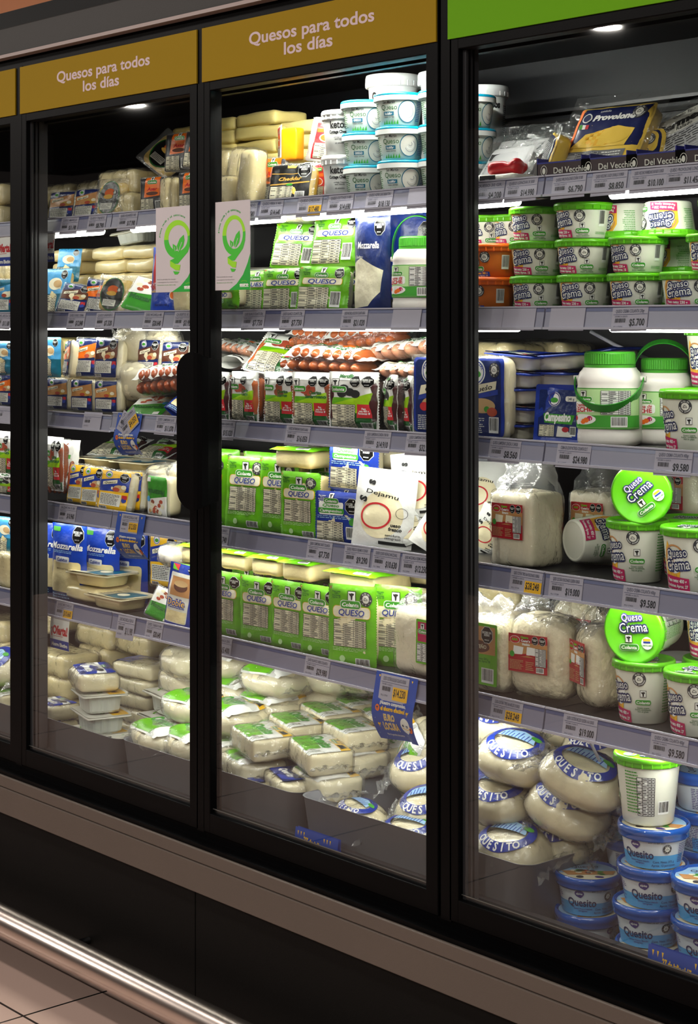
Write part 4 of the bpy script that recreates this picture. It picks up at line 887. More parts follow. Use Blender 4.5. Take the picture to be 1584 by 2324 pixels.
# ---- bags with film rising above the cheese
def bagged(key, w, d, h, fh, mat, label_art, lw, lh, lx, lz, amp, r, seed, name, cat='cheese', top_w=.9, yaw=0, spire=True):
    g = G(); g.softbox(w, d, h, r, mat, 12, amp, 18, seed, puff=amp); parts = [('cheese', g.mesh(key), None, None)]
    g = G(); A = Art(); label_art(A, lw, lh)
    A.put(g, lambda u, v, q: (lx+u, -(d*.51+.0015+amp*1.9)-q+amp*.35*noise.noise(Vector((u*14+seed, v*14, 5))), lz+v), du=.012, dv=.012); parts.append(('label', g.mesh(key+'_l'), None, None))
    g = G(); g.softbox(w*1.02+.003, d*1.02+.003, h*1.01, r*.9, FILM(), 10, amp*1.4, 30, seed+3, puff=amp*1.1)
    def f(a, b):      # front and back sheets that close at a ragged top
        s = 1 if b < .5 else -1; t = abs(b-.5)*2      # t: 0 at the top seam, 1 at the shoulder
        hh = fh*(1-.35*math.sin(a*PI*1.3+seed) if spire else 1-.12*math.sin(a*9+seed))
        x = (a-.5)*(w*(top_w+(1-top_w)*t)); y = -s*d/2*t**1.5*.96+noise.noise(Vector((a*6+seed, b*8, 2)))*.016
        return (x, y, h-.004+hh*(1-t)+noise.noise(Vector((a*9+seed, b*7, 6)))*.008)
    g.grid(f, 16, 18, FILMC()); parts.append(('plastic_bag', g.mesh(key+'_f'), None, None))
    proto(key, cat, name, parts)
def cost_art(t1, t2, pic='cream'):
    def f(A, w, h):
        A.rect(-w/2, 0, w/2, h, M('dred','film'), 1); A.rect(-w/2, h*.40, w/2, h*.78, M('wood','film'), 2); A.poly([(-w/2,h*.34),(0,h*.44),(w/2,h*.34),(w/2,h*.42),(0,h*.5),(-w/2,h*.42)], M('dred','film'), 3)
        for q in (-.26,.08): A.poly([(w*(q-.12),h*.46),(w*(q+.12),h*.46),(w*(q+.15),h*.66),(w*(q-.1),h*.68)], M(pic, P_), 3)
        A.ell(-w*.33, h*.84, w*.13, h*.10, M('white', P_), 3); A.ell(-w*.33, h*.84, w*.12, h*.09, M('red', P_), 4); A.text('AAA', -w*.33, h*.85, h*.07, M('green', P_), 5, bold=.05)
        A.text('Queso', -w*.08, h*.92, h*.06, M('green', P_), 4, w=w*.2, bold=.06); A.text(t1, -w*.05, h*.83, h*.06, M('white', P_), 4, w=w*.24, bold=.05); A.text(t2, -w*.04, h*.74, h*.06, M('white', P_), 4, w=w*.2, bold=.05)
        A.octo(w*.19, h*.86, w*.09, 4); A.octo(w*.38, h*.86, w*.09, 4, 'EXCESO EN\nGRASAS'); A.table(w*.20, h*.20, w*.47, h*.66, 4, 12, bg='white'); A.bars(w*.22, h*.03, w*.42, h*.17, 4, 6)
        A.ell(-w*.4, h*.46, w*.06, w*.06, M('mgreen', P_), 4); A.para(-w*.46, h*.06, -w*.1, h*.32, M('tan', P_), 4, 7); A.para(-w*.05, h*.06, w*.16, h*.30, M('tan', P_), 4, 5)
    return f
m_cost = plain('cheese_costeno', (240,230,200), .5, 0, .4, (60,.5,.004)); m_mol = plain('cheese_crumbled', (244,232,196), .6, 0, .4, (75,.7,.006))
bagged('costeno', .125, .115, .138, .085, m_cost, cost_art('Costeño', 'Entero'), .092, .066, -.004, .052, .003, .012, 1, 'costeno_cheese_bag')
bagged('costeno2', .10, .09, .075, .05, m_cost, cost_art('Costeño', 'Entero'), .075, .054, -.004, .012, .004, .016, 2, 'costeno_cheese_bag')
bagged('molido', .145, .10, .155, .05, m_mol, cost_art('Costeño', 'Molido', 'white'), .100, .076, -.016, .048, .005, .026, 3, 'ground_cheese_bag', spire=False)
bagged('molido2', .10, .09, .14, .06, m_mol, cost_art('Costeño', 'Molido', 'white'), .075, .078, -.004, .04, .005, .026, 4, 'ground_cheese_bag', spire=False)
bagged('greenlabel', .115, .11, .13, .05, m_mol, lambda A, w, h: (A.rect(-w/2, 0, w/2, h, M('green','film'), 1, r=.003), A.rect(-w*.44, h*.5, w*.44, h*.95, M('wood','film'), 2), A.ell(-w*.1, h*.62, w*.36, h*.10, M('brown', P_), 3), A.text('COSTEÑO', -w*.1, h*.62, h*.06, M('cream', P_), 4), A.octo(w*.18, h*.82, w*.2, 4), A.bars(w*.0, h*.04, w*.40, h*.28, 3, 8), A.text('Peso neto: 500 g\nPorciones: Aprox. 28', w*.0, h*.40, h*.035, M('dgreen', P_), 3), A.table(-w*.46, h*.05, -w*.1, h*.45, 3, 10, bg='lavender')), .085, .115, .0, .012, .005, .02, 5, 'ground_cheese_bag', spire=False)
bagged('plainblock', .125, .09, .135, .035, m_cost, lambda A, w, h: (A.rect(-w/2, 0, w/2, h, M('green','film'), 1, r=.003), A.rect(-w*.4, h*.5, w*.4, h*.94, M('magenta','film'), 2), A.cow(-w*.1, h*.85, w*.12, 3), A.colanta(-w*.05, h*.73, w*.6, 3), A.table(-w*.42, h*.05, w*.36, h*.46, 3, 10, bg='white')), .05, .09, .042, .03, .004, .018, 6, 'cheese_block_bag', spire=False)
# ---- soft round fresh cheeses in printed bags
def round_bag(key, w, d, h, seed, tuft=.035, flip=0):
    def surf(u, v):
        q = min(1, (abs(2*u/w)**2.5+abs(2*v/d)**2.5)); return h*(.40+.60*(1-q)**.5)
    g = G(); vs = []; n1, n2 = 14, 28
    for i in range(n1+1):
        th = -PI/2+PI*i/n1
        for k in range(n2):
            a = 2*PI*k/n2; e = 2.5; rr = 1/((abs(math.cos(a))**e+abs(math.sin(a))**e)**(1/e)); c = max(0, math.cos(th))**.55; z = math.sin(th); z = (abs(z)**1.25)*(1 if z > 0 else -1)
            q = Vector((w/2*rr*c*math.cos(a), d/2*rr*c*math.sin(a), h*.42+z*(h*.58 if z > 0 else h*.42))); q += q.normalized()*.007*noise.noise(q*26+Vector((seed*5, 0, seed))); vs.append(q)
    g.add(vs, [(i*n2+k, i*n2+(k+1) % n2, (i+1)*n2+(k+1) % n2, (i+1)*n2+k) for i in range(n1) for k in range(n2)], M('pcheese','wrap')); parts = [('cheese', g.mesh(key), None, None)]
    g = G(); g.add([(v[0]*1.035, v[1]*1.035, (v[2]-h*.4)*1.05+h*.4+.002*noise.noise(Vector(v)*60)) for v in vs], [(i*n2+k, i*n2+(k+1) % n2, (i+1)*n2+(k+1) % n2, (i+1)*n2+k) for i in range(n1) for k in range(n2)], FILM())
    for s in (-1, 1):
        def f(a, b, s=s): return (s*(w*.46+a*tuft), (b-.5)*d*(.35+a*.85)+noise.noise(Vector((a*5, b*9, seed)))*.012, h*.40+noise.noise(Vector((a*6+seed, b*12, s)))*.022*(.2+a))
        g.grid(f, 7, 14, FILMC())
    parts.append(('plastic_bag', g.mesh(key+'_f'), None, None)); g = G(); A = Art(); bl = M('cobalt','film')
    A.ring(0, 0, w*.36, d*.36, d*.115, bl, 1, 40); A.poly([(-w*.25,0),(w*.25,0),(w*.2,d*.16),(0,d*.24),(-w*.2,d*.16)], M('lblue','film'), 1)
    for k in range(9): A.rect(-w*.2+k*w*.045, d*.0, -w*.2+k*w*.045+.002, d*(.1+.04*(k % 3)), M('cobalt', P_), 2)
    A.arct('QUESITO', 0, 0, w*.36-d*.06, d*.36-d*.06, d*.095, M('white', P_), 2, 222, 318, bold=.03)
    A.ell(w*.22, d*.14, w*.07, d*.05, M('mgreen', P_), 3, 12)
    A.put(g, lambda u, v, q: (u*1.02, v*1.02-.01, surf(u, v-.01)*1.05+.003+q), du=.008, dv=.008); parts.append(('label', g.mesh(key+'_l'), None, None))
    proto(key, 'cheese', 'fresh_cheese_bag', parts)
round_bag('round_a', .165, .14, .082, 1); round_bag('round_b', .175, .13, .085, 2, .045); round_bag('round_c', .15, .14, .078, 3, .03)
# ---- one-off items
pack('provolone', 'cheese', 'provolone_pack', .155, .150, .035, lambda A, w, h: (A.rect(-w*.47, h*.36, w*.47, h*.97, M('navy','film'), 1), A.poly([(-w*.5,h*.34),(-w*.42,h*.34),(-w*.42,h*.97),(-w*.5,h*.97)], M('orange', P_), 2), A.poly([(-w*.42,h*.36),(w*.3,h*.36),(w*.36,h*.60),(.12*w,h*.66),(-w*.28,h*.56)], M('ycheese','film'), 2), A.ell(w*.12, h*.52, w*.2, h*.13, M('ycheese','film'), 3), A.ell(-w*.05, h*.49, w*.22, h*.12, M('corn','film'), 2),
  A.text('Provolone', w*.02, h*.80, h*.085, M('white', P_), 3, w=w*.56, bold=.05, shear=.2), A.text('Londoño', -w*.12, h*.89, h*.03, M('white', P_), 3, shear=.2), A.seal(w*.34, h*.84, w*.09, 3), A.ell(-w*.34, h*.80, w*.06, w*.07, M('white', P_), 3), A.ell(-w*.34, h*.80, w*.045, w*.055, M('navy', P_), 4),
  A.rect(-w*.40, h*.64, -w*.36, h*.70, M('mgreen', P_), 3), A.rect(-w*.36, h*.64, -w*.32, h*.70, M('white', P_), 3), A.rect(-w*.32, h*.64, -w*.28, h*.70, M('red', P_), 3), A.rect(-w*.46, h*.03, w*.34, h*.31, M('gray','film'), 1), A.table(-w*.42, h*.05, w*.0, h*.29, 2, 7, bg='lgray'), A.para(w*.04, h*.05, w*.30, h*.29, M('white', P_), 2, 6)),
  M('ycheese','film'), M('ycheese','wrap'), seed=31, bw=.96, bh=.96, r=.006, flange=.022)
pack('vecchio', 'cheese', 'provolone_pack', .075, .085, .022, lambda A, w, h: (A.rect(-w*.42, h*.06, w*.42, h*.94, M('navy','film'), 1, r=.018), A.rect(-w*.36, h*.34, w*.36, h*.88, M('ycheese','film'), 2, r=.014), A.seal(w*.12, h*.68, w*.17, 3), A.text('Vecchio', -w*.08, h*.42, h*.09, M('navy', P_), 3, w=w*.5), A.text('Provolone', 0, h*.22, h*.12, M('white', P_), 3, w=w*.7, bold=.05)), M('ycheese','film'), M('ycheese','wrap'), seed=32, corner=.02, r=.012, flange=.015)
pack('parmesan', 'cheese', 'grated_cheese_pack', .20, .15, .03, lambda A, w, h: (A.rect(-w*.48, h*.05, w*.48, h*.97, M('black', P_), 1), A.rect(-w*.465, h*.07, w*.465, h*.95, M('lgray', P_), 2), A.rect(-w*.465, h*.60, w*.465, h*.95, M('offwhite', P_), 3), A.text('Queso Tipo', -w*.1, h*.89, h*.05, M('dgray', P_), 4, shear=.15), A.text('Parmesano', 0, h*.76, h*.13, M('black', P_), 4, w=w*.82, bold=.07), A.text('Rallado', -w*.08, h*.65, h*.06, M('black', P_), 4), A.para(-w*.42, h*.30, w*.42, h*.58, M('dgray', P_), 3, 6), A.table(-w*.02, h*.1, w*.44, h*.28, 3, 4, bg='lgray'), A.bars(-w*.42, h*.09, -w*.1, h*.26, 3, 6)), M('lgray','film'), M('lgray','wrap'), seed=33, flange=.02, corner=0)
pack('greybag', 'cheese', 'grey_label_bag', .13, .12, .05, lambda A, w, h: (A.rect(-w*.44, h*.05, w*.44, h*.9, M('lgray','film'), 1), A.para(-w*.36, h*.1, w*.36, h*.6, M('gray', P_), 2, 10), A.rect(-w*.4, h*.66, -w*.1, h*.8, M('black', P_), 2), A.table(0, h*.1, w*.38, h*.5, 3, 8, bg='lgray')), M('lgray','film'), M('lgray','wrap'), seed=34, flange=.03, puff=.008)
pack('yellowslab', 'cheese', 'cheese_slab_pack', .10, .11, .04, lambda A, w, h: (A.rect(-w*.46, h*.03, w*.46, h*.95, M('navy','film'), 1), A.rect(-w*.42, h*.05, w*.42, h*.9, M('dgray','film'), 2), A.table(-w*.38, h*.1, w*.3, h*.8, 3, 11, bg='lgray')), M('ycheese','film'), M('ycheese','wrap'), seed=35, flange=.02, bw=.98, bh=.98)
g = G(); g.softbox(.075, .045, .022, .010, M('red','film'), 14, .012, 45, 3); r1 = g.mesh('rp'); g = G(); g.softbox(.12, .07, .022, .006, M('offwhite','film'), 7, .003, 20, 3); A = Art(); A.rect(-.03, .002, .012, .020, M('black', P_), 1); A.text('ser', -.01, .011, .006, M('lgray', P_), 2); A.put(g, flat(-.037)); r2 = g.mesh('rp2')
proto('redwrap', 'food pack', 'wrapped_cured_meat', [('red_wrap', r1, None, None)]); proto('whitebox', 'food pack', 'flat_white_pack', [('pack_body', r2, None, None)])
# shelf-ready carton with a printed front lip
def carton(w):
    g = G(); nb = plain('carton_brown', (52,34,40), .5); ed = plain('carton_blue', (34,40,130), .45); h = .032; d = .20; t = .002
    g.box(-w/2, w/2, 0, t, 0, h, nb); g.box(-w/2, w/2, -.0004, t, h-.0015, h+.0012, ed); g.box(-w/2, w/2, d-t, d, 0, h*2.2, ed); g.box(-w/2, w/2, 0, d, 0, t, ed); g.box(-w/2, -w/2+t, 0, d, 0, h*1.3, ed); g.box(w/2-t, w/2, 0, d, 0, h*1.3, ed)
    A = Art(); A.text('Del Vecchio', .018, h*.52, .0115, M('offwhite', P_), 1, w=.082, bold=.01, res=3); A.ring(-w*.36, h*.54, .008, .010, .001, M('offwhite', P_), 1, 20); A.ell(-w*.36, h*.52, .004, .006, M('offwhite', P_), 1, 12)
    A.put(g, flat(-.0006)); proto('carton', 'carton', 'display_carton', [('carton_body', g.mesh('carton'), None, None)])
carton(.132)
# ================================================================ the goods, shelf by shelf
s1, s2, s3, s4, s5 = SH
rnd = random.Random(7)
W = {'L': 'behind the left glass door', 'M': 'behind the middle glass door', 'R': 'behind the right glass door', 'E': 'at the far left edge of the cooler'}
def A_(key, px, Y, z, lab, rz=0, rx=0, ry=0, s=1, g=None, dx=0): return make(key, XP(px, Y)+dx, Y, z, rz, rx, ry, s, lab, g)
def flip(key, px, Y, z, h, lab, rz=0, rx=0, s=1, g=None): return make(key, XP(px, Y), Y, z+h, -rz, rx, 180, s, lab, g)
def lie(key, px, Y, z, lab, rz=0, s=1, g=None, tilt=0): return make(key, XP(px, Y), Y, z, rz, -90+tilt, 0, s, lab, g)
CT = 'green lidded cream cheese tubs'
# ---------- right door, second shelf: rows of squat tubs
low = [(1221,24),(1329,30),(1445,26),(1566,38)]; mid = [(1219,26),(1325,20),(1448,12)]; nm = ['first','second','third','fourth']
for i, (px, a) in enumerate(low): A_('crema_squat', px, .175, s2, 'squat white green-lidded tub, %s from the left in the bottom layer, second shelf' % nm[i], rz=a+6, g=CT)
for i, (px, a) in enumerate(mid): A_('crema_squat', px, .175, s2+.067, 'squat white green-lidded tub, %s from the left in the middle layer, second shelf' % nm[i], rz=a+8, g=CT)
A_('crema_squat', 1219, .180, s2+.134, 'squat green-lidded tub atop the left end of the tub stack, second shelf', rz=28, g=CT)
A_('crema_squat', 1325, .172, s2+.134, 'squat green-lidded tub, highest in front, torn seal at its lid, second shelf', rz=18, g=CT, s=1.03)
flip('crema_squat', 1426, .235, s2+.134, .067, 'upside-down squat cream tub right of the highest green-lidded tub, second shelf', rz=60, g=CT)
flip('crema_squat', 1516, .215, s2+.132, .067, 'upside-down squat cream tub with its whole title showing inverted, second shelf', rz=12, g=CT)
flip('crema_squat', 1546, .285, s2+.066, .067, 'upside-down squat tub behind, in the middle layer, second shelf right', rz=60, g=CT)
A_('crema_squat', 1655, .215, s2+.131, 'squat cream tub cut off by the photo edge, top layer, second shelf', rz=30, g=CT)
A_('crema_squat', 1628, .18, s2+.066, 'squat cream tub cut off by the photo edge, middle layer, second shelf', rz=30, g=CT)
flip('crema_squat', 1525, .30, s2, .067, 'upside-down squat tub glimpsed behind the bottom layer, second shelf right', rz=60, g=CT)
for i in range(3): A_('crema_squat', 1110, .30, s2+.067*i, 'squat green-lidded tub behind the orange tubs, layer %d from the bottom, by the mullion' % (i+1), rz=30, g=CT)
for i in range(3): A_('crema_squat', 1172, .32, s2+.067*i, 'squat green-lidded tub in the back row right of the mullion pile, layer %d' % (i+1), rz=22, g=CT)
A_('orange', 1113, .175, s2, 'orange cheese spread tub, the lower of two, second shelf by the mullion', rz=30, g='orange spread tubs')
A_('orange', 1118, .18, s2+.067, 'orange cheese spread tub, the upper of two, second shelf by the mullion', rz=38, g='orange spread tubs')
# ---------- right door, top shelf
for i in range(2): A_('bucket', 893, .38, s1+.149*i, 'big white lidded bucket behind the aqua-lidded tubs, %s of the left pair' % ('upper' if i else 'lower'), s=.9, rz=20, g='white cheese buckets')
for i in range(2): A_('bucket', 1012, .40, s1+.145*i, 'big white lidded bucket half hidden by the mullion, %s of its pair' % ('upper' if i else 'lower'), s=.88, rz=20, g='white cheese buckets')
for i in range(2): A_('bucket', 1098, .42, s1+.125*i, 'big white bucket right of the mullion on the top shelf, %s of two' % ('upper' if i else 'lower'), s=.76, rz=60, g='white cheese buckets')
for i in range(3): A_('martin_griego', 1068, .30, s1+.071*i, 'aqua-lidded tub right of the mullion on the top shelf, layer %d of three' % (i+1), rz=75, g='aqua lidded cheese tubs')
A_('greybag', 1108, .22, s1+.004, 'crumpled clear bag with grey label, leftmost on the top shelf, right door', rx=-38, rz=-4, s=1.0, g='grey labelled bags')
A_('greybag', 1150, .26, s1+.012, 'crumpled clear bag with grey label, middle of three, top shelf, right door', rx=-34, rz=8, s=1.05, g='grey labelled bags')
A_('greybag', 1196, .30, s1+.012, 'crumpled clear bag with grey label, next to the yellow cheese, top shelf', rx=-40, rz=14, s=1.0, g='grey labelled bags')
A_('redwrap', 1150, .155, s1+.024, 'red wrapped cured meat lying on a flat white pack', rz=6); A_('whitebox', 1140, .15, s1, 'flat white pack with a black square, under the red wrap', rz=4, s=.95)
A_('yellowslab', 1222, .155, s1+.008, 'leaning yellow cheese slab with a dark grey label, top shelf', rz=-42, rx=-18, ry=12, s=.85)
for i, px in enumerate((1278, 1381, 1487, 1602)): A_('carton', px, .106, s1, 'dark display carton with blue edges, %s from the left on the top shelf rail' % nm[i], g='printed display cartons')
A_('provolone', 1342, .150, s1+.012, 'large navy and yellow sliced provolone pack in glossy clear film', rx=-34, rz=6, s=1.10)
A_('vecchio', 1450, .20, s1+.02, 'small round-cornered yellow and navy cheese pack right of the big provolone', rx=-28, rz=18, s=1.05)
A_('greybag', 1262, .27, s1+.02, 'small crumpled clear bag just left of the big provolone pack', rx=-25, rz=-10, s=.7, g='grey labelled bags')
A_('parmesan', 1560, .21, s1+.03, 'wide grey grated parmesan bag with bold black title, tilted', rx=-38, ry=-20, rz=6, s=1.0)
A_('parmesan', 1500, .33, s1+.01, 'second grated parmesan bag lying behind the tilted one', rx=-55, ry=6, rz=0, s=1.0)
# ---------- right door, third shelf
ZP_ = 'large blue-labelled white cheese packs'
A_('zarzal', 990, .125, s3, 'tall blue-labelled cheese pack left of the right-hand mullion, third shelf', rz=4, s=(1.06,.7,1.1), g=ZP_)
A_('zarzal', 1094, .125, s3, 'tall blue-labelled cheese pack right of the right-hand mullion, third shelf', rz=2, s=(1.04,.62,1.1), g=ZP_)
for i in range(3): A_('brownblock', 1125, .36, s3+.062*i, 'large pale cheese block stacked behind the tall blue pack, layer %d' % (i+1), s=(1.1,1,1.03), g='large pale cheese blocks')
for i in range(3): A_('brownblock', 1240, .47, s3+.062*i, 'large pale cheese block at the back wall, layer %d, third shelf' % (i+1), s=(1.1,.8,1.03), g='large pale cheese blocks')
TL = 'blue lidded campesino trays'
for i in range(5): A_('campesino', 1192, .215, s3+.0345*i, 'blue-topped cheese tray lying in the left column, layer %d from the shelf' % (i+1), rz=(-4,3,-8,5,9)[i], ry=(0,2,-2,3,4)[i], g=TL, s=(1.05,1.05,1))
for i in range(5): A_('campesino', 1290, .25, s3+.0345*i, 'blue-topped cheese tray lying in the right column, layer %d from the shelf' % (i+1), rz=(4,-3,2,-6,6)[i], ry=(0,-2,2,0,-4)[i], g=TL, s=(1.05,1.05,1))
A_('campesino', 1385, .36, s3+.142, 'blue-edged cheese tray tilted on top behind the green-capped jar', ry=-10, rz=5, g=TL)
A_('campesino', 1286, .165, s3+.054, 'upright blue campesino cheese tray facing the aisle, third shelf', rx=84, rz=6, g=TL, s=.94)
A_('jar_down', 1384, .185, s3, 'big white jar with green cap, its green strap hanging in front', rz=30, s=.97, g='white jars with green caps')
A_('jar_up', 1508, .295, s3, 'white jar with green cap and raised strap, behind the first jar', rz=36, s=.90, g='white jars with green caps')
A_('crema_tall', 1568, .165, s3, 'tall cream cheese tub on the third shelf, cut by the photo edge', rz=10, g='tall cream cheese tubs')
for i in range(2): A_('crema_tall', 1622, .29, s3+.111*i, 'tall cream cheese tub in the back, %s of two, third shelf right' % ('upper' if i else 'lower'), rz=30, g='tall cream cheese tubs')
# ---------- right door, fourth shelf
TT = 'tall cream cheese tubs'
A_('costeno', 1196, .175, s4+.003, 'big white costeño cheese block in a clear bag rising to a point, fourth shelf', rz=2, s=(.86,.84,1.03), g='bagged costeño blocks')
A_('costeno', 1368, .305, s4+.003, 'smaller bagged white costeño block behind the fallen tub, fourth shelf', rz=8, s=(.80,.8,1.03), g='bagged costeño blocks')
for i in range(2):
    A_('lilac_tin', 1120, .43, s4+.085*i, 'clear-lidded grey tin at the back by the mullion, %s, fourth shelf' % ('upper' if i else 'lower'), s=.85, g='grey lidded tins')
    A_('lilac_tin', 1212, .44, s4+.085*i, 'clear-lidded grey tin behind the big bagged block, %s, fourth shelf' % ('upper' if i else 'lower'), s=.85, g='grey lidded tins')
MB = 'white paper fresh cheese bags'
A_('milkbag', 1088, .30, s4+.055, 'white printed cheese bag just right of the mullion, upper, fourth shelf', rz=30, rx=-20, s=.8, g=MB); A_('milkbag', 1092, .25, s4, 'white printed cheese bag just right of the mullion, lower, fourth shelf', rz=20, ry=25, s=.6, g=MB)
make('crema_tall', XP(1453,.135)-.111*math.sin(R(27)), .135+.111*math.cos(R(27)), s4+.111+.056, rz=27, rx=91, ry=-38, label='cream cheese tub lying on the tubs, bright green lid facing the aisle, fourth shelf', group=TT, s=1.0)
make('crema_tall', XP(1300,.20), .20, s4+.055, rz=8, ry=88, rx=-65, label='cream cheese tub fallen on its side beside the bagged block', group=TT)
A_('crema_tall', 1447, .178, s4, 'tall cream cheese tub standing below the lying green lid, fourth shelf', rz=14, g=TT, s=1.03)
A_('crema_tall', 1572, .165, s4, 'tall cream cheese tub at the right photo edge, fourth shelf', rz=36, g=TT, s=1.03)
A_('crema_tall', 1560, .30, s4, 'tall cream cheese tub in the second row, fourth shelf right', rz=30, g=TT)
A_('costeno2', 1560, .42, s4+.10, 'bagged cheese lying at the back wall above the tubs, fourth shelf', s=1.2, g='bagged costeño blocks')
# ---------- right door, lowest shelf
A_('greenlabel', 1124, .155, s5+.006, 'bag of ground cheese with a green label, by the mullion, lowest shelf', rz=2, s=(.95,.6,1.05))
for i in range(4): A_('brownblock', 1140, .40, s5+.062*i, 'large pale block behind the green-labelled bag, layer %d' % (i+1), s=(1.1,1,1.03), g='large pale cheese blocks')
A_('molido', 1245, .175, s5+.012, 'big bag of ground white cheese with a wide red label, lowest shelf', rz=10, s=(.88,.84,.96), g='ground cheese bags')
A_('molido2', 1368, .19, s5+.010, 'narrow bag of ground cheese with red label turned away, beside the tubs', rz=-24, s=(.9,.9,1.02), g='ground cheese bags')
A_('molido', 1340, .36, s5+.012, 'bag of ground cheese in the second row, lowest shelf', rz=10, s=(.95,.84,1.0), g='ground cheese bags')
make('crema_tall', XP(1436,.135)-.12*math.sin(R(12)), .135+.12*math.cos(R(12)), s5+.111+.058, rz=12, rx=90, ry=-4, label='cream cheese tub lying on the tubs, dark green lid facing out, lowest shelf', group=TT, s=1.08)
A_('crema_tall', 1461, .175, s5, 'tall cream cheese tub under the lying tub, lowest shelf', rz=14, g=TT, s=1.03)
A_('crema_tall', 1580, .165, s5, 'tall cream cheese tub at the right photo edge, lowest shelf', rz=18, g=TT, s=1.03)
A_('keto', 1545, .31, s5, 'white-lidded tub between the cream cheese tubs, lowest shelf right', rz=10, g='cottage cheese tubs')
for i in range(2): A_('crema_tall', 1618, .29, s5+.111*i, 'tall cream cheese tub in the back row, %s of two, lowest shelf' % ('upper' if i else 'lower'), rz=34, g=TT)
# ---------- right door, cooler floor
QT = 'blue lidded quesito tubs'
for i in range(4): A_('quesito_tub', (1478,1472,1482,1484)[i], .158, DECK+.0725*i, 'blue-lidded quesito tub, level %d of the stack under the green-lidded tub' % (i+1), rz=(30,22,32,14)[i], g=QT, s=(1.03,1.03,1))
A_('crema_tall', 1471, .158, DECK+.29, 'cream cheese tub with back label, standing atop the blue quesito tubs', rz=-78, g=TT, s=(1.12,1.12,1.12))
for i in range(2): A_('quesito_tub', 1334, .205, DECK+.0725*i, '%s blue-lidded quesito tub of the short front stack' % ('upper' if i else 'lower'), rz=(100,34)[i], g=QT)
for i in range(3): A_('quesito_tub', 1607, .165, DECK+.0725*i, 'blue-lidded quesito tub at the right photo edge, level %d' % (i+1), rz=(20,30,24)[i], g=QT, s=(1.03,1.03,1))
for i in range(5): A_('quesito_tub', 1602, .31, DECK+.0725*i, 'blue-lidded quesito tub in the rear right stack, level %d' % (i+1), rz=(20,30,110,100,120)[i], g=QT, s=(1.05,1.05,1))
for i in range(4): A_('quesito_tub', 1440, .31, DECK+.0665*i, 'blue-lidded quesito tub in the rear stack by the cheese pile, level %d' % (i+1), rz=(20,30,110,50)[i], g=QT, s=(1,1,.92))
RB = 'round fresh cheeses in blue-printed bags'
for key, px, Y, z, a, rx, ry, lab in [('round_a',1172,.150,.538,8,14,0,'front lowest bag of the pile'), ('round_c',1262,.235,.548,20,10,5,'right of the front lowest bag'), ('round_b',1128,.25,.556,-6,8,0,'peeping out behind the front lowest bag'),
  ('round_c',1140,.185,.616,10,12,4,'by the mullion, third from the bottom'), ('round_b',1283,.205,.622,4,6,12,'wide bag under the big right-hand bag'), ('round_b',1318,.18,.700,14,10,16,'big bag at the right of the pile, tilted down right'),
  ('round_a',1175,.205,.700,12,12,8,'middle bag below the topmost left one'), ('round_a',1152,.28,.735,6,10,0,'topmost bag beside the mullion'), ('round_c',1278,.37,.735,10,8,0,'topmost bag in the back centre'),
  ('round_c',1365,.35,.712,16,14,0,'back right bag under the shelf rail'), ('round_c',1405,.44,.70,20,10,0,'rearmost bag behind the white stay'), ('round_c',1092,.31,.69,0,20,0,'half hidden by the mullion, upper'), ('round_c',1092,.27,.62,0,24,0,'half hidden by the mullion, lower'),
  ('round_a',1250,.32,.655,10,5,0,'in the shadowed middle of the pile'), ('round_a',1300,.40,.645,10,5,0,'at the back right foot of the pile'), ('round_a',1180,.33,.62,10,5,0,'in the shadowed left heart of the pile'), ('round_b',1225,.40,.52,10,0,0,'at the shadowed bottom of the pile')]:
    A_(key, px, Y, z, 'QUESITO bag of round cheese, '+lab, rz=a, rx=rx, ry=ry, g=RB)
A_('round_b', 820, .165, .503, 'blue, red and green printed cheese bag lying low in the right steel bin', rz=-18, rx=0, g=RB, s=(.95,.8,.75)); A_('round_a', 942, .145, .503, 'round cheese bag with purple-blue ring at the bin rim, middle door', rz=10, rx=10, g=RB, s=(.95,.9,.9))
A_('round_c', 978, .30, .60, 'bagged round cheese at the mullion, upper one above the empty bin corner', rz=30, ry=-15, rx=15, g=RB, s=1.05); A_('round_c', 985, .21, .545, 'bagged round cheese at the mullion, below the upper one in the bin', rz=30, ry=-10, rx=15, g=RB)
# ---------- middle door, top shelf
SB = 'butter coloured cheese slabs'
k = 0
for j in range(7):
    for i, px in enumerate((512, 617, 716)):
        if (j == 6 and i == 2): continue
        A_('slab_y', px+rnd.uniform(-5,5), .33+rnd.uniform(-.01,.01), s1+.004+.0345*j, 'butter-yellow cheese slab, layer %d of the %s column, top shelf' % (j+1, ('left','middle','right')[i]), rz=rnd.uniform(-5,5), ry=rnd.uniform(-1.5,1.5), g=SB)
LG = 'upright pale cheese sticks'
for px, Y, z, a, ry, sc, lab in [(569,.135,s1+.003,8,5,(1.05,1,1.06),'tallest in front, left of the orange label'), (541,.19,s1+.006,10,6,(.9,1,1.15),'second from the front, leaning right'), (512,.22,s1+.012,8,4,(.9,1,1.15),'third, behind the tall ones'), (497,.14,s1+.003,6,2,(.9,.9,.62),'short one at the left mullion'), (524,.145,s1+.003,6,2,(.8,.9,.60),'short one beside the tallest stick')]:
    A_('log', px, Y, z, 'pale wrapped cheese stick on the top shelf, '+lab, rz=a, ry=ry, s=sc, g=LG)
A_('asar', 612, .175, s1, 'orange-labelled grilling cheese pack between stick and black cheddar, top shelf', rz=10, rx=-4, s=(.95,1,1.1), g='grilling cheese packs')
A_('cheddarslab', 664, .205, s1+.105, 'bright orange cheddar block standing above the black pack', rz=6, s=(.95,.55,.85)); A_('redzig', 634, .205, s1+.100, 'thin red-labelled pack left of the orange cheddar block', rz=-30, s=(.45,.5,.72), g='red labelled cheese packs')
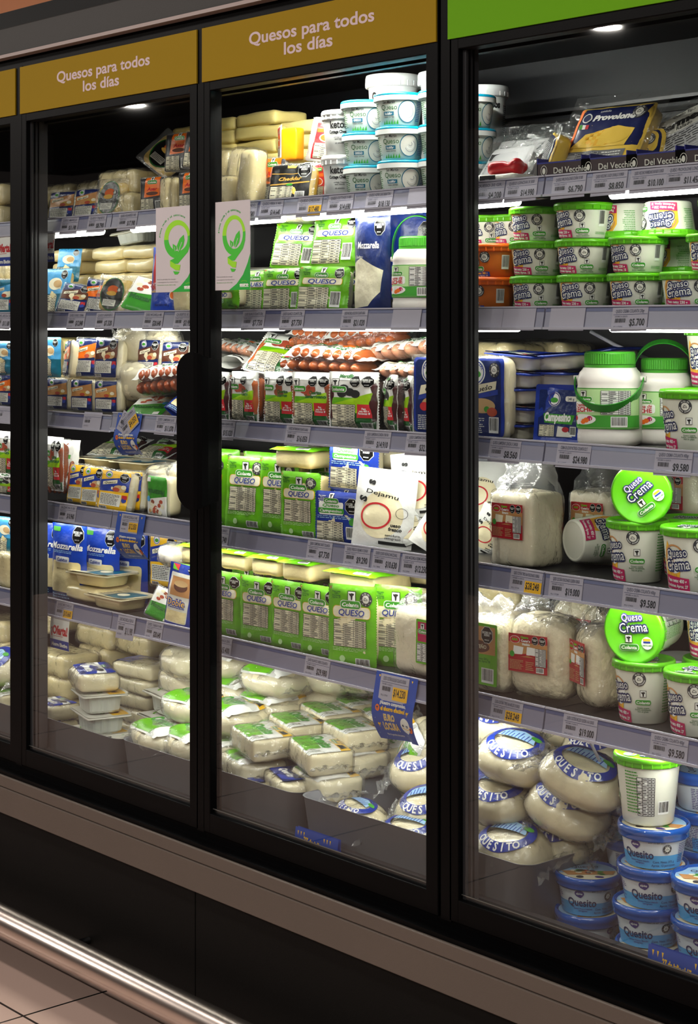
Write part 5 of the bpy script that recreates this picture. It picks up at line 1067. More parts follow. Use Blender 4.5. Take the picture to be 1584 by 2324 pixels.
A_('cheddar', 652, .125, s1, 'black and gold Cheddar pack in clear tray at the shelf front', rz=14, rx=-14, s=(1.0,1,1.03))
A_('redzig', 722, .18, s1, 'small red-framed pack right of the black Cheddar pack', rz=4, s=(.55,.8,.72), g='red labelled cheese packs'); A_('redzig', 730, .25, s1+.102, 'red and white zigzag-edged cheese pack left of the cottage cheese tubs', rz=18, rx=-12, ry=6, s=(.95,1,.85), g='red labelled cheese packs')
for i in range(2): A_('keto', 785, .195, s1+.099*i, '%s white-lidded cottage cheese tub with black print, top shelf' % ('upper' if i else 'lower'), rz=36, g='cottage cheese tubs')
AQ = 'aqua lidded cheese tubs'; ly = ['bottom', 'middle', 'top']
for i in range(3):
    A_('martin_griego', 835+i*-3, .195, s1+.0712*i, 'aqua-lidded cheese tub, %s of the left stack, top shelf' % ly[i], rz=52, g=AQ); A_('martin_kefir', 914-i*4, .168, s1+.0712*i, 'aqua-lidded cheese tub, %s of the front centre stack, top shelf' % ly[i], rz=44, g=AQ)
    A_('martin_kefir', 1008, .20, s1+.071*i, 'aqua-lidded cheese tub, %s of the stack cut by the mullion' % ly[i], rz=52, g=AQ)
A_('redzig', 980, .112, s1, 'white and red pack lying at the mullion, top shelf', rz=0, rx=-60, s=(.7,.6,.5), g='red labelled cheese packs')
# ---------- middle door, second shelf
G2 = 'green 250 gram cheese packs'
def g250(px, Y, z, lab, **k): A_('queso250', px, Y, z, 'green QUESO pack, '+lab+', second shelf', g=G2, **k)
x722 = 722
g250(724, .122, s2, 'front right one of the lower row', rz=8, rx=-6, ry=2, s=(1.05,1,.96)); g250(640, .145, s2, 'middle one of the lower row', rz=6, rx=-4, s=(1,1,.96)); g250(578, .165, s2, 'partly hidden left one of the lower row', rz=6, rx=-4, s=(1,1,.94))
flip('queso250', 500, .135, s2, .106, 'green QUESO pack upside down beside the mullion, second shelf', rz=4, g=G2, s=(1,1,.9)); g250(548, .22, s2, 'edge-on behind the upside-down one', rz=50, s=(.8,1,.75))
g250(752, .165, s2+.102, 'front right one of the upper row', rz=8, rx=-10, s=(.98,1,1.05)); g250(660, .185, s2+.102, 'front left one of the upper row', rz=10, rx=-12, ry=3, s=(.98,1,1.0))
for i in range(2):
    g250(792+i*24, .235+i*.05, s2+.098, 'upper row, %s behind the front right pack' % ('first' if not i else 'second'), rz=6, rx=-4, s=(.9,1,1.0)); g250(775+i*22, .185+i*.05, s2, 'lower row, %s behind the front right pack' % ('first' if not i else 'second'), rz=6, rx=-2, s=(1,1,.94))
A_('shredpouch', 846, .150, s2, 'tall navy pouch of shredded mozzarella with a cream window, second shelf', rz=14, s=(.70,1.2,1.0)); A_('bluepouch', 950, .285, s2+.03, 'bright blue cheese pouch behind the green-capped jar, second shelf', rz=6)
A_('bluepouch', 880, .32, s2+.03, 'bright blue cheese pouch partly hidden by the navy pouch', rz=20); A_('blueblock', 722, .24, s2+.208, 'flat blue and white pack lying on the green packs under the light', rz=6)
A_('jar_top', 951, .185, s2, 'white cream jar with strap up over its green cap, second shelf', rz=30, s=.87, g='white jars with green caps')
A_('ribtray', 640, .46, s2+.07, 'white tray glimpsed in the dark behind the green packs', rz=10, g='ribbed white trays')
# ---------- middle door, third shelf: sausages
SG = 'front row sausage packs'
A_('s_ham', 548, .135, s3, 'red-sausage pack, second from the mullion in the front sausage row', rz=-4, s=(.95,1,.94), g=SG); A_('s_star', 630, .13, s3, 'chorizo pack with reddish sausages, between ham and long chorizo packs', rz=0, s=(1.05,1,.96), g=SG)
A_('s_sant', 702, .125, s3, 'chorizo pack with two black octagons left of the Morcilla pack', rz=4, s=(1.1,1,.97), g=SG); A_('s_morc', 796, .122, s3, 'Morcilla blood sausage pack facing the aisle', rz=10, s=(1.16,1,1.0), g=SG)
A_('s_morc', 880, .14, s3, 'blood sausage pack seen from its side, right of the Morcilla label', rz=-30, s=(.8,1,.97), g=SG); A_('s_morc', 918, .145, s3, 'last blood sausage pack before the blue cheese pack', rz=-34, s=(.8,1,.96), g=SG); A_('s_morc', 497, .14, s3, 'black sausage pack at the left mullion, third shelf', rz=-20, s=(.8,1,.92), g=SG)
BG = 'sausage bags lying on top'
for key, px, Y, z, a, tl, sc, lab in [('sbag',765,.20,s3+.115,6,2,.95,'orange one lying right above the chorizo pack'), ('sbag3',838,.30,s3+.112,2,0,.95,'dark one behind the front orange bag'), ('sbag',745,.30,s3+.165,-6,3,.85,'highest one on the left under the lamp'), ('sbag',850,.29,s3+.168,4,-5,.9,'highest one in the middle'),
    ('sbag2',955,.27,s3+.150,4,-6,1.15,'pink one left of the mullion'), ('sbag2',955,.20,s3+.11,4,0,.9,'pink one under the other pink bag'), ('sbag2',560,.33,s3+.150,-10,4,.9,'small orange one at the upper left'), ('sbag3',650,.27,s3+.09,0,0,.9,'dark one under the bright white pack'), ('sbag3',940,.33,s3+.07,0,0,.9,'dark one at the back right'), ('sbag3',600,.35,s3+.05,0,0,.9,'dark one at the back left'), ('sbag3',800,.30,s3+.04,0,0,.95,'dark one low in the second row')]:
    A_(key, px, Y, z, 'sausage bag on the third shelf, '+lab, rz=a, ry=tl, s=sc, g=BG)
A_('s_ham', 606, .20, s3+.118, 'tilted white sausage pack glaring under the lamp, third shelf', rz=22, rx=-50, ry=8, s=(1.25,1,1.12), g=BG)
lie('milkbag', 520, .22, s3+.135, 'white wrapper lying at the left mullion above the sausages', s=.8, g=MB); lie('milkbag', 505, .30, s3+.160, 'grey-white wrapper behind the left mullion, third shelf', s=.7, g=MB, rz=20)
# ---------- middle door, fourth shelf
G5 = 'green 500 gram cheese packs'
def g500(key, px, Y, z, lab, **k): A_(key, px, Y, z, 'green QUESO pack, '+lab, g=G5, **k)
g500('queso500b', 678, .118, s4, 'darker front one under the lying pack, fourth shelf', rz=6, s=(.98,1,.85)); g500('queso500b', 630, .150, s4, 'half hidden left of the front one, fourth shelf', rz=6, s=(1,1,.98)); g500('queso500b', 550, .135, s4, 'fully shown second from the mullion, fourth shelf', rz=8, rx=-4, s=(1.02,1,.97)); g500('queso500b', 473, .14, s4, 'cut by the left mullion, fourth shelf', rz=4, s=(1,1,.97))
for i, px in enumerate((500, 590, 668, 742)): g500('queso500b', px, .225, s4, 'second row, %s from the left, fourth shelf' % nm[i], rz=5, s=(1,1,.99))
A_('queso500', 657, .135, s4+.195, 'green QUESO pack lying flat with its white side out, fourth shelf', rz=6, rx=-90, s=(1.1,.8,.95), g=G5)
g500('queso500', 790, .33, s4+.02, 'at the back behind the blue campesino packs', s=1)
CB = 'blue campesino cheese packs'
A_('camp', 797, .150, s4+.112, 'blue campesino cheese pack, the upper one, fourth shelf', rz=12, ry=2, g=CB, s=(1,1,1)); A_('camp', 767, .122, s4, 'blue campesino cheese pack, the lower darker one, fourth shelf', rz=10, g=CB, s=(1.03,1,.94)); A_('camp', 800, .20, s4, 'blue campesino cheese pack directly behind the lower one', rz=10, g=CB, s=(1,1,.94))
for i in range(4): A_('blueblock', 908, .27, s4+.036+.042*i, 'white block with blue film lying right of the campesino pack, layer %d' % (i+1), rz=6, ry=(0,1,-2,2)[i], g='white blocks with blue film')
A_('milkbag', 864, .135, s4+.002, 'white paper bag with a red circle and Dejamu print, fourth shelf', rz=22, rx=-6, ry=4, s=(1.12,1,1.0), g=MB)
A_('milkbag', 958, .20, s4+.065, 'white printed bag at the mullion, upper of the crumpled ones', rz=30, rx=-10, ry=-8, s=(.95,1,.85), g=MB); A_('milkbag', 966, .125, s4+.01, 'crumpled white printed bag at the mullion, lower right', rz=20, ry=28, rx=-20, s=.72, g=MB); A_('milkbag', 936, .17, s4+.012, 'crumpled white bag between the Dejamu bag and the mullion', rz=50, ry=-20, rx=-10, s=.62, g=MB)
# ---------- middle door, lowest shelf
for i, (px, a) in enumerate([(506,3), (583,5), (653,3), (721,4)]): g500('queso500', px, .128, s5, 'standing %s from the mullion in the lowest shelf row' % nm[i], rz=a, s=(.99,1,.865+.01*i))
g500('queso500', 432, .13, s5, 'standing left of the middle mullion, lowest shelf', rz=3, s=(.99,1,.87))
g500('queso1000', 797, .112, s5-.004, 'biggest one in front with its white cheese side, lowest shelf', rz=17, s=(.88,.9,.94)); g500('queso1000', 897, .165, s5, 'big one mostly hidden right of the biggest', rz=17, s=(.9,.95,.93)); 
A_('plainblock', 975, .165, s5+.006, 'plain white cheese block bag with small green label by the mullion', rz=0, s=(1,1,1.0))
for i, (px, a, sc) in enumerate([(430,6,(.8,.78,.9)), (521,4,(.86,.78,.9)), (594,6,(.86,.78,.9)), (664,5,(.86,.78,.9)), (786,2,(1.3,.78,.85))]): make('queso500', XP(px,.135), .135, s5+(.196 if px < 700 else .192), a, -90, 0, sc, 'green pack lying flat on the standing row, %s' % ('left of the middle mullion','first right of the mullion','second right of the mullion','third right of the mullion','widest one at the right end')[i], 'lying green cheese packs')
for i, (px, Y) in enumerate([(610,.32),(720,.32),(940,.30)]): make('queso500', XP(px,Y), Y, s5+.196, 3, -90, 0, (1,.78,.9), 'green pack lying in the rear of the lowest shelf, %s' % ('left','middle','right by the mullion')[i], 'lying green cheese packs')
for i, px in enumerate((560, 650, 740, 930)): g500('queso500', px, .24, s5, 'second row of the lowest shelf, %s from the left' % nm[i], rz=3, s=(1,1,.86))
# ---------- middle door, bin of fresh cheese
QB = 'fresh cheese packs in the middle bin'
for key, px, Y, z, a, ry, lab, sc in [
  ('qblock',596,.170,.612,-16,3,'front centre one with a clear green and yellow label',1), ('qblock2',575,.165,.545,-18,0,'directly under the front centre label',1.05), ('qblock',680,.275,.626,-16,2,'second in the diagonal label row',1), ('qblock',752,.365,.640,-14,2,'third in the diagonal label row',1), ('qblock',812,.45,.648,-12,0,'last in the diagonal row near the back',1),
  ('qblock',728,.195,.610,-20,4,'right of the front centre one, label tilted',1), ('qblock2',742,.200,.545,-14,0,'under the tilted right-hand one',1.05), ('qblock',806,.300,.636,-16,0,'behind the tilted right-hand one',1), ('qblock',868,.375,.592,-12,4,'front right one above two others',1), ('qblock2',858,.37,.528,-10,0,'middle of the front right pile',1.03), ('qblock2',800,.285,.582,-10,0,'under the one behind the tilted right-hand one',1.03),
  ('qblock',862,.46,.640,-20,3,'back right, green label',1), ('qblock',925,.47,.610,-20,0,'back right, half behind the promotion card',1), ('qblue',586,.140,.530,-14,3,'dark blue label, nearest the bin rim',1), ('qblue',662,.150,.552,-20,2,'dark blue label, right of the nearest',1), ('qblue',690,.155,.503,-16,0,'dark blue label, low at the bin corner',1), ('qblock2',525,.195,.560,-14,0,'green label low at the left mullion',1),
  ('bigwhite2',628,.335,.700,5,0,'plump bag, top of the pile below the shelf',1), ('bigwhite2',622,.33,.635,-5,0,'plump bag, second in the pile below the shelf',1), ('bigwhite2',520,.36,.705,5,0,'plump bag at the left mullion, topmost',1), ('bigwhite2',535,.34,.645,5,0,'plump bag at the left mullion, second',1), ('bigwhite2',533,.225,.620,-5,0,'plump bag at the left mullion, third',1), ('bigwhite2',600,.27,.585,-5,0,'plump bag behind the front centre pack',1),
  ('bigwhite',745,.44,.700,10,0,'white bag at the back under the shelf rail',1), ('bigwhite',735,.42,.625,0,0,'white bag at the back, lower',1), ('bigwhite',820,.47,.72,0,0,'white bag at the back right of centre',1), ('bigwhite2',895,.47,.735,0,0,'white bag behind the promotion card',1), ('bigwhite',680,.36,.57,0,0,'white bag in the heart of the bin',1), ('bigwhite',790,.37,.56,0,0,'white bag deep at the bin centre right',1)]:
    A_(key, px, Y, z, 'cheese pack in the middle bin, '+lab, rz=a, ry=ry, s=sc, g=QB)
A_('bigwhite2', 938, .46, .60, 'white cheese bag standing with a yellow stripe, right end of the middle bin', rz=20, rx=40, ry=-60, g=QB, s=.95); A_('bigwhite2', 985, .33, .64, 'tall white cheese bag at the mullion behind the yellow-striped bag', rz=20, rx=40, ry=-70, g=QB)
A_('bigwhite2', 446, .235, .615, 'white cheese bag with green mark left of the middle mullion, upper', rz=0, g=QB); A_('bigwhite2', 372, .150, .552, 'wide white cheese bag at the steel bin corner, left door', rz=-12, g=QB, s=(1.15,1,.95)); A_('bigwhite2', 448, .16, .555, 'white cheese bag left of the middle mullion, lower', rz=-12, g=QB)
# ---------- left door, top shelf
BR = 'pale blocks at the back of the left bays'
for i, (px, Y, z) in enumerate([(150,.36,s1),(240,.36,s1),(330,.36,s1),(160,.35,s1+.062),(250,.35,s1+.062),(335,.34,s1+.062),(300,.20,s1),(300,.22,s1+.062)]): A_('brownblock', px, Y, z, 'wrapped pale block on the dim top shelf, left door, %s' % ['back left','back centre','back right','back left, upper','back centre, upper','back right, upper','front beside the round label','front, upper'][i], rz=rnd.uniform(-6,6), g=BR, s=(.9,.9,1) if i > 5 else 1)
A_('darktray', 136, .13, s1, 'dark blue trapezoid cheese tray, leftmost on the top shelf', rz=14, rx=-10, s=(1,1,.85), g='dark cheese trays'); A_('darktray', 192, .13, s1, 'dark blue cheese tray beside the round-labelled pack, top shelf', rz=10, rx=-10, s=(1,1,.85), g='dark cheese trays')
A_('gouda', 240, .125, s1, 'cheese pack with an oval black label on the top shelf, left door', rz=12, rx=-14, s=(.95,1,.9), g='oval labelled cheese packs'); A_('gouda', 340, .20, s1+.125, 'round blue-ringed cheese pack in loose film atop the left bay', rz=20, rx=-35, ry=35, s=1.0, g='oval labelled cheese packs')
AS = 'grilling cheese packs'
A_('asar', 344, .125, s1, 'dark grilling cheese pack with orange panel, lower left, top shelf', rz=6, s=(1.05,1,.88), g=AS); A_('asar', 430, .125, s1, 'dark grilling cheese pack cut by the middle mullion, lower, top shelf', rz=4, s=(1,1,.9), g=AS)
A_('asar', 400, .165, s1+.102, 'orange grilling cheese pack, upper one facing out, top shelf left', rz=12, rx=-6, s=(1,1,.95), g=AS); A_('asar', 440, .15, s1+.102, 'orange grilling cheese pack at the mullion, upper and turned, top shelf', rz=22, rx=-8, ry=6, s=(.9,1,.9), g=AS)
A_('log', 385, .14, s1, 'pale cheese stick right of the lower left grilling pack', s=(.7,.8,.72), g=LG); A_('log', 403, .15, s1, 'pale cheese stick between the two lower grilling packs', s=(.6,.8,.72), g=LG); A_('slab_y', 470, .33, s1+.2, 'butter-yellow slab behind the middle mullion, top shelf', g=SB)
# ---------- left door, second shelf
for c_, px in enumerate((190, 285, 350)):
    for j in range(5): A_('slab', px+rnd.uniform(-5,5), .31, s2+.004+.036*j, 'long pale cheese slab, layer %d of the %s column, second shelf, left door' % (j+1, ('left','middle','right')[c_]), rz=rnd.uniform(-6,6), g='pale cheese slabs of the left door')
A_('ribtray', 312, .30, s2+.188, 'white tray on top of the slabs, second shelf, left door', rz=20, ry=-8, g='ribbed white trays', s=(.8,.8,.7)); A_('tealbag', 150, .20, s2+.09, 'sky-blue cheese bag high at the left mullion, second shelf', rz=24, rx=-12, s=.62, g='sky-blue cheese bags'); A_('tealbag', 118, .15, s2, 'sky-blue cheese bag standing at the left mullion, second shelf', rz=10, rx=-10, s=.85, g='sky-blue cheese bags')
BT = 'blue labelled vacuum cheese packs'
A_('bluetray_oct', 156, .125, s2, 'blue-labelled cheese pack leaning back, leftmost full one, second shelf', rz=14, rx=-22, ry=6, s=(1.15,1,.72), g=BT); A_('bluetray', 212, .155, s2, 'blue-labelled cheese pack behind the oval black label, second shelf', rz=14, rx=-12, ry=6, s=(1,1,.78), g=BT)
A_('gouda', 246, .125, s2, 'cheese pack with an oval black label, second shelf, left door', rz=12, rx=-12, ry=5, s=(1.05,1,.88), g='oval labelled cheese packs'); A_('moz', 312, .12, s2, 'Mozzarella pack with sliced meat picture lying back, second shelf', rz=24, rx=-34, ry=14, s=(1.15,1,.95), g='green Mozzarella packs')
A_('mozred', 378, .12, s2, 'blue mozzarella pouch with dark red title below the left sticker', rz=8, rx=-4, s=(.82,1,.86)); A_('log', 424, .14, s2, 'pale cheese block right of the red-titled pouch, second shelf', rz=10, s=(1.1,1,.9), g=LG)
# ---------- left door, third shelf
for px, Y, z, a, key, sc, lab in [(148,.13,s3+.086,-22,'bluetray',(.85,1,.82),'upper row, first, turned away'), (192,.14,s3+.088,8,'bluetray',(1,1,.86),'upper row, second'), (238,.125,s3+.088,8,'bluetray_oct',(1,1,.86),'upper row, third with octagon'), (334,.17,s3+.088,8,'bluetray_oct',(.9,1,.84),'upper row, behind the white block'), (394,.19,s3+.088,14,'bluetray_oct',(1,1,.80),'upper row, nearest the handle')]:
    A_(key, px, Y, z, 'blue-labelled cheese pack, third shelf, '+lab, rz=a, rx=-6, s=sc, g=BT)
for i, px in enumerate((130, 186, 241)): A_('darktray', px, .125, s3, 'dark cheese tray with white text panel, %s in the bottom row, third shelf' % nm[i], rz=6, s=(1,1,.86), g='dark cheese trays')
WB = 'white bare-faced cheese packs'
A_('bigwhite', 290, .17, s3+.165, 'smooth white cheese standing in the upper row, third shelf, left door', rx=-80, rz=10, s=(.72,.75,.6), g=WB); A_('bigwhite', 358, .20, s3+.165, 'smooth white cheese standing nearest the door handle, third shelf', rx=-80, rz=14, s=(.7,.7,.6), g=WB); A_('bigwhite', 296, .15, s3+.078, 'smooth yellowish cheese standing in the lower row, third shelf', rx=-80, rz=10, s=(.72,.7,.6), g=WB)
A_('moz', 318, .115, s3, 'Mozzarella pack lying nearly flat on the third shelf, left door', rz=20, rx=-62, s=(1.15,1,.9), g='green Mozzarella packs'); A_('sbag3', 395, .17, s3+.055, 'dark brown sausage bag in white film left of the door handle', rz=10, ry=-6, s=(.7,1,1.1), g=BG); A_('mozpouch', 402, .12, s3+.005, 'blue mozzarella pouch slipping left of the door handle, third shelf', rz=20, rx=-50, ry=30, s=.6, g='blue Mozzarella pouches')
A_('tealbag', 112, .15, s3+.085, 'sky-blue cheese bag at the left mullion, third shelf', rz=8, s=.72, g='sky-blue cheese bags'); A_('slab_y', 160, .30, s3+.155, 'yellow cheese slab behind the blue packs, third shelf, left', g=SB)
for i in range(4): A_('slab', 180, .30, s3+.004+.036*i, 'pale cheese slab behind the blue packs, third shelf, layer %d' % (i+1), g='pale cheese slabs of the left door')
for i in range(4): A_('slab', 300, .32, s3+.004+.036*i, 'pale cheese slab behind the white cheeses, third shelf, layer %d' % (i+1), g='pale cheese slabs of the left door')
# ---------- left door, fourth shelf
A_('sbag3', 150, .185, s4+.085, 'large bag of small brown sausages standing at the left mullion, fourth shelf', rz=16, rx=80, ry=0, s=(.5,1.25,.8), g=BG); A_('s_sant', 118, .125, s4+.03, 'red and white sausage pack at the left mullion, fourth shelf', rz=0, s=(.7,1,1.15), g=SG)
A_('s_morc', 235, .33, s4+.12, 'black Chorizo bag lying behind the yellow packs, fourth shelf', rz=10, rx=-70, s=(1.3,1,1), g=SG); A_('s_morc', 330, .36, s4+.12, 'black sausage bag lying at the back by the blue card, fourth shelf', rz=0, rx=-70, s=(1.3,1,1), g=SG)
for i, px in enumerate((245, 325)): 
    A_('creamtray', px, .24, s4+.092, 'cheese tray lying on top of the yellow packs, %s, fourth shelf' % ('left' if not i else 'right'), rz=4, s=(.9,1,.8), g='flat cheese trays')
A_('bigwhite', 395, .22, s4+.08, 'white cheese lying behind the Mozzarella pack, fourth shelf', s=(.8,.8,.5), g=WB)
YT = 'yellow labelled cheese packs'
A_('yellowtray', 172, .15, s4, 'yellow and blue cheese pack, leftmost of three, fourth shelf', rz=6, rx=-6, s=(.9,1,.86), g=YT); A_('yellowtray', 205, .135, s4, 'yellow and blue cheese pack, middle of three, fourth shelf', rz=8, rx=-8, s=(.95,1,.86), g=YT); A_('yellowtray', 252, .112, s4, 'yellow and blue cheese pack, front right of three, fourth shelf', rz=14, rx=-10, ry=4, s=(1.15,1,.86), g=YT); A_('yellowtray', 288, .15, s4, 'yellow and blue cheese pack behind the front right one, fourth shelf', rz=14, rx=-8, s=(1,1,.84), g=YT)
flip('moz', 356, .125, s4, .105, 'upside-down green Mozzarella pack left of the door handle end, fourth shelf', rz=8, g='green Mozzarella packs', s=(1.05,1,.92)); A_('bigwhite', 415, .165, s4+.078, 'white cheese standing right of the upside-down Mozzarella pack', rx=-80, rz=8, s=(.8,.75,.6), g=WB); A_('bigwhite', 455, .17, s4+.075, 'white cheese standing behind the middle mullion, fourth shelf', rx=-80, rz=8, s=(.7,.7,.6), g=WB)
# ---------- left door, lowest shelf
MP = 'blue Mozzarella pouches'
A_('mozpouch', 158, .14, s5, 'blue Mozzarella cubes pouch, front one, lowest shelf', rz=4, g=MP); A_('mozpouch', 112, .165, s5, 'blue Mozzarella pouch cut by the left mullion, lowest shelf', rz=4, g=MP, s=(1,1,.95)); A_('mozpouch', 232, .20, s5, 'blue Mozzarella pouch second from the front one, lowest shelf', rz=6, g=MP, s=(.95,1,.95)); A_('mozpouch', 292, .25, s5, 'blue Mozzarella pouch behind the promotion card, lowest shelf', rz=10, g=MP, s=(.95,1,.92))
A_('creamtray', 232, .17, s5+.052, 'cheese tray with teal lid, lying above another, lowest shelf left', rz=6, s=(1,1,.95), g='flat cheese trays'); A_('slab', 222, .17, s5+.012, 'pale cheese under the teal-lidded tray, lowest shelf', rz=2, s=(.9,1,1.0), g='pale cheese slabs of the left door'); A_('creamtray', 272, .155, s5+.006, 'cheese tray with teal lid on the shelf plate, front right, lowest shelf', rz=0, s=(1.0,1,.95), g='flat cheese trays')
A_('yellowtray', 372, .25, s5+.05, 'large pack with Queso banner behind the bent card, lowest shelf left', rz=8, s=(1.15,1,1.15), g=YT); A_('bigwhite', 405, .2, s5+.13, 'white cheese bag on top left of the middle mullion, lowest shelf', s=.6, g=WB)
A_('moz', 352, .125, s5, 'small tilted Mozzarella pack left of the blue Doble pouch', rz=24, rx=-16, ry=22, s=.72, g='green Mozzarella packs'); A_('doble', 402, .118, s5-.002, 'blue-edged Doble cheese and toast pouch, lowest shelf', rz=6, rx=-4, ry=5, s=(.78,1,.80))
# ---------- left door, bin
for i, (px, Y, z) in enumerate([(150,.30,.50),(150,.30,.562),(150,.30,.624),(250,.45,.56),(250,.45,.622),(250,.45,.684),(250,.45,.746),(340,.46,.684),(340,.46,.746),(120,.42,.70)]): A_('brownblock', px, Y, z, 'large wrapped block in the left steel bin, %s' % ['front stack bottom','front stack middle','front stack top','rear centre, lowest','rear centre, second','rear centre, third','rear centre, top','rear right, lower','rear right, upper','rear left'][i], rz=rnd.uniform(-6,6), g=BR)
for i in range(5): A_('blueblock', 328+(-4,3,0,4,2)[i], .33, .503+.040*i, 'white block with blue end in the left bin, layer %d' % (i+1), rz=(4,-3,5,-2,8)[i], g='white blocks with blue film')
RT = 'ribbed white trays'
for i in range(3): A_('ribtray', (222,228,226)[i], .150, .506+.050*i, 'ribbed white cheese tray, %s of the front stack in the left bin' % ('lowest','middle','top')[i], rz=(-8,-14,-20)[i], ry=(0,1,-2)[i], g=RT, s=1.06)
A_('qcobalt', 214, .150, .662, 'blue and white Quesito pack on top of the ribbed trays', rz=-22, ry=2, s=.95, g='blue quesito packs'); A_('qcobalt', 128, .145, .556, 'blue Quesito pack at the left mullion, upper, in the bin', rz=-6, s=.8, g='blue quesito packs'); A_('qcobalt', 122, .14, .510, 'blue Quesito pack at the left mullion, lower, in the bin', rz=-6, s=.85, g='blue quesito packs')
A_('ribtray', 402, .29, .602, 'large ribbed cheese tray left of the middle mullion, upper', rz=-10, s=(1.2,1.1,1.15), g=RT); A_('ribtray', 392, .28, .545, 'large ribbed cheese tray left of the middle mullion, lower', rz=-8, s=(1.2,1.1,1.1), g=RT); A_('ribtray', 312, .185, .520, 'flat film-lidded tray with yellow corner at the bin rim, left door', rz=-24, ry=3, s=(1.15,1.1,.6), g=RT)
A_('bigwhite', 428, .31, .700, 'white cheese with blue mark left of the middle mullion, high in the bin', g=WB, s=.85); A_('bigwhite', 425, .33, .645, 'white cheese under the high one left of the middle mullion', g=WB, s=.85)
# ---------- far left bay
A_('brownblock', 6, .16, s1, 'dim pale block on the top shelf at the far left', g=BR, s=.9); A_('brownblock', 10, .17, s1+.062, 'dim pale block, upper, on the top shelf at the far left', g=BR, s=.9)
A_('tealtray', 8, .13, s2, 'teal cheese pack on the second shelf at the far left', rz=8, s=(1.1,1,.68), g='sky-blue cheese bags'); A_('log', 8, .16, s2+.10, 'yellow cheese stick above the teal pack, far left', s=(1,1,.7), g=LG); A_('log', 24, .17, s2+.10, 'white cheese stick at the left mullion, far left bay', s=(.8,1,.7), g=LG)
A_('tealbag', 8, .13, s3+.088, 'sky-blue cheese bag, upper, third shelf, far left', rz=6, s=(.8,1,.62), g='sky-blue cheese bags'); A_('bluetray', 10, .13, s3, 'blue cheese pack, lower, third shelf, far left', s=(1,1,.72), g=BT)
A_('s_ham', 10, .13, s4+.045, 'red, green and white sausage pack, fourth shelf, far left', s=(1,1,1.05), g=SG); A_('s_morc', 12, .12, s4, 'grey and black sausage pack, fourth shelf, far left', s=(1,1,.5), g=SG)
A_('tealbag', 12, .15, s5+.085, 'sky-blue cheese bag, lowest shelf, far left', rz=6, s=(.8,1,.7), g='sky-blue cheese bags'); A_('log', 18, .14, s5, 'pale rounded cheese block, lowest shelf, far left', s=(1.7,1,.82), g=LG)
A_('round_c', 22, .20, .60, 'round cheese with purple ring in the far left bin', rx=30, g=RB); A_('brownblock', 14, .35, .66, 'wrapped block behind the round cheese, far left bin', g=BR); A_('brownblock', 20, .35, .60, 'wrapped block lower, far left bin', g=BR); A_('qblock', 14, .16, .53, 'white cheese pack at the rim of the far left bin', g=QB)
tray(-4.74, TX[0]-.693, .575, 'grey steel bin at the far left edge of the cooler')
# ================================================================ price tags, promotion cards, stickers, stays
m_tagw = plain('tag_paper', (172,168,184), .6); m_tagy = plain('tag_yellow', (236,180,24), .6); m_ink = plain('tag_ink', (30,30,38), .6); m_ink2 = plain('tag_ink_soft', (92,92,112), .6)
ORDN = ['top','second','third','fourth','lowest']
def price_tag(px, lv, price, name, yellow=False, w=.082, lab=None, h=.043, dz=0):
    zt, zb = LEV[lv]; g = G(); A = Art()
    A.rect(-w/2, -h, w/2, 0, m_tagw, 0); A.rect(-w*.46, -h*.30, w*.49, -h*.285, M('navy', P_), 1)
    A.text(name, w*.0, -h*.15, h*.14, m_ink2, 1, w=w*.8, bold=.02)
    A.text('GRAMO A $28,75', -w*.24, -h*.37, h*.06, m_ink2, 1, w=w*.36)
    A.sh += Art().bars(-w*.42, -h*.66, -w*.08, -h*.44, 1, int(px)).sh[1:]
    A.text('PLU 37%03d' % (px % 997), -w*.3, -h*.80, h*.07, m_ink2, 1, w=w*.24)
    if yellow: A.rect(-w*.02, -h*.92, w*.5, -h*.42, m_tagy, 1)
    if price: A.text(price, w*.22, -h*.62, h*.30, m_ink, 2, w=w*.42, bold=.02)
    sl = (zt-zb)/.008
    A.put(g, lambda u, v, d: (u, v/sl*1.0-d, v), lift=.0003); b = len(g.v)
    g.add([(-w/2,.0008,0),(w/2,.0008,0),(w/2,-h/sl+.0008,-h),(-w/2,-h/sl+.0008,-h)], [(0,1,2,3)], m_tagw, False)
    o = link('price_tag', g.mesh('price_tag')); x = XP(px, .096)
    o.location = (x, .0962, zt-.002+dz); o.rotation_euler = (0, R(rnd.uniform(-1.2,1.2)), 0)
    where = 'left' if px < 455 else 'middle' if px < 1010 else 'right'
    return tag(o, lab or 'white price tag reading %s on the %s shelf rail, %s door' % (price, ORDN[lv], where), 'price tag', 'shelf price tags')
T = price_tag
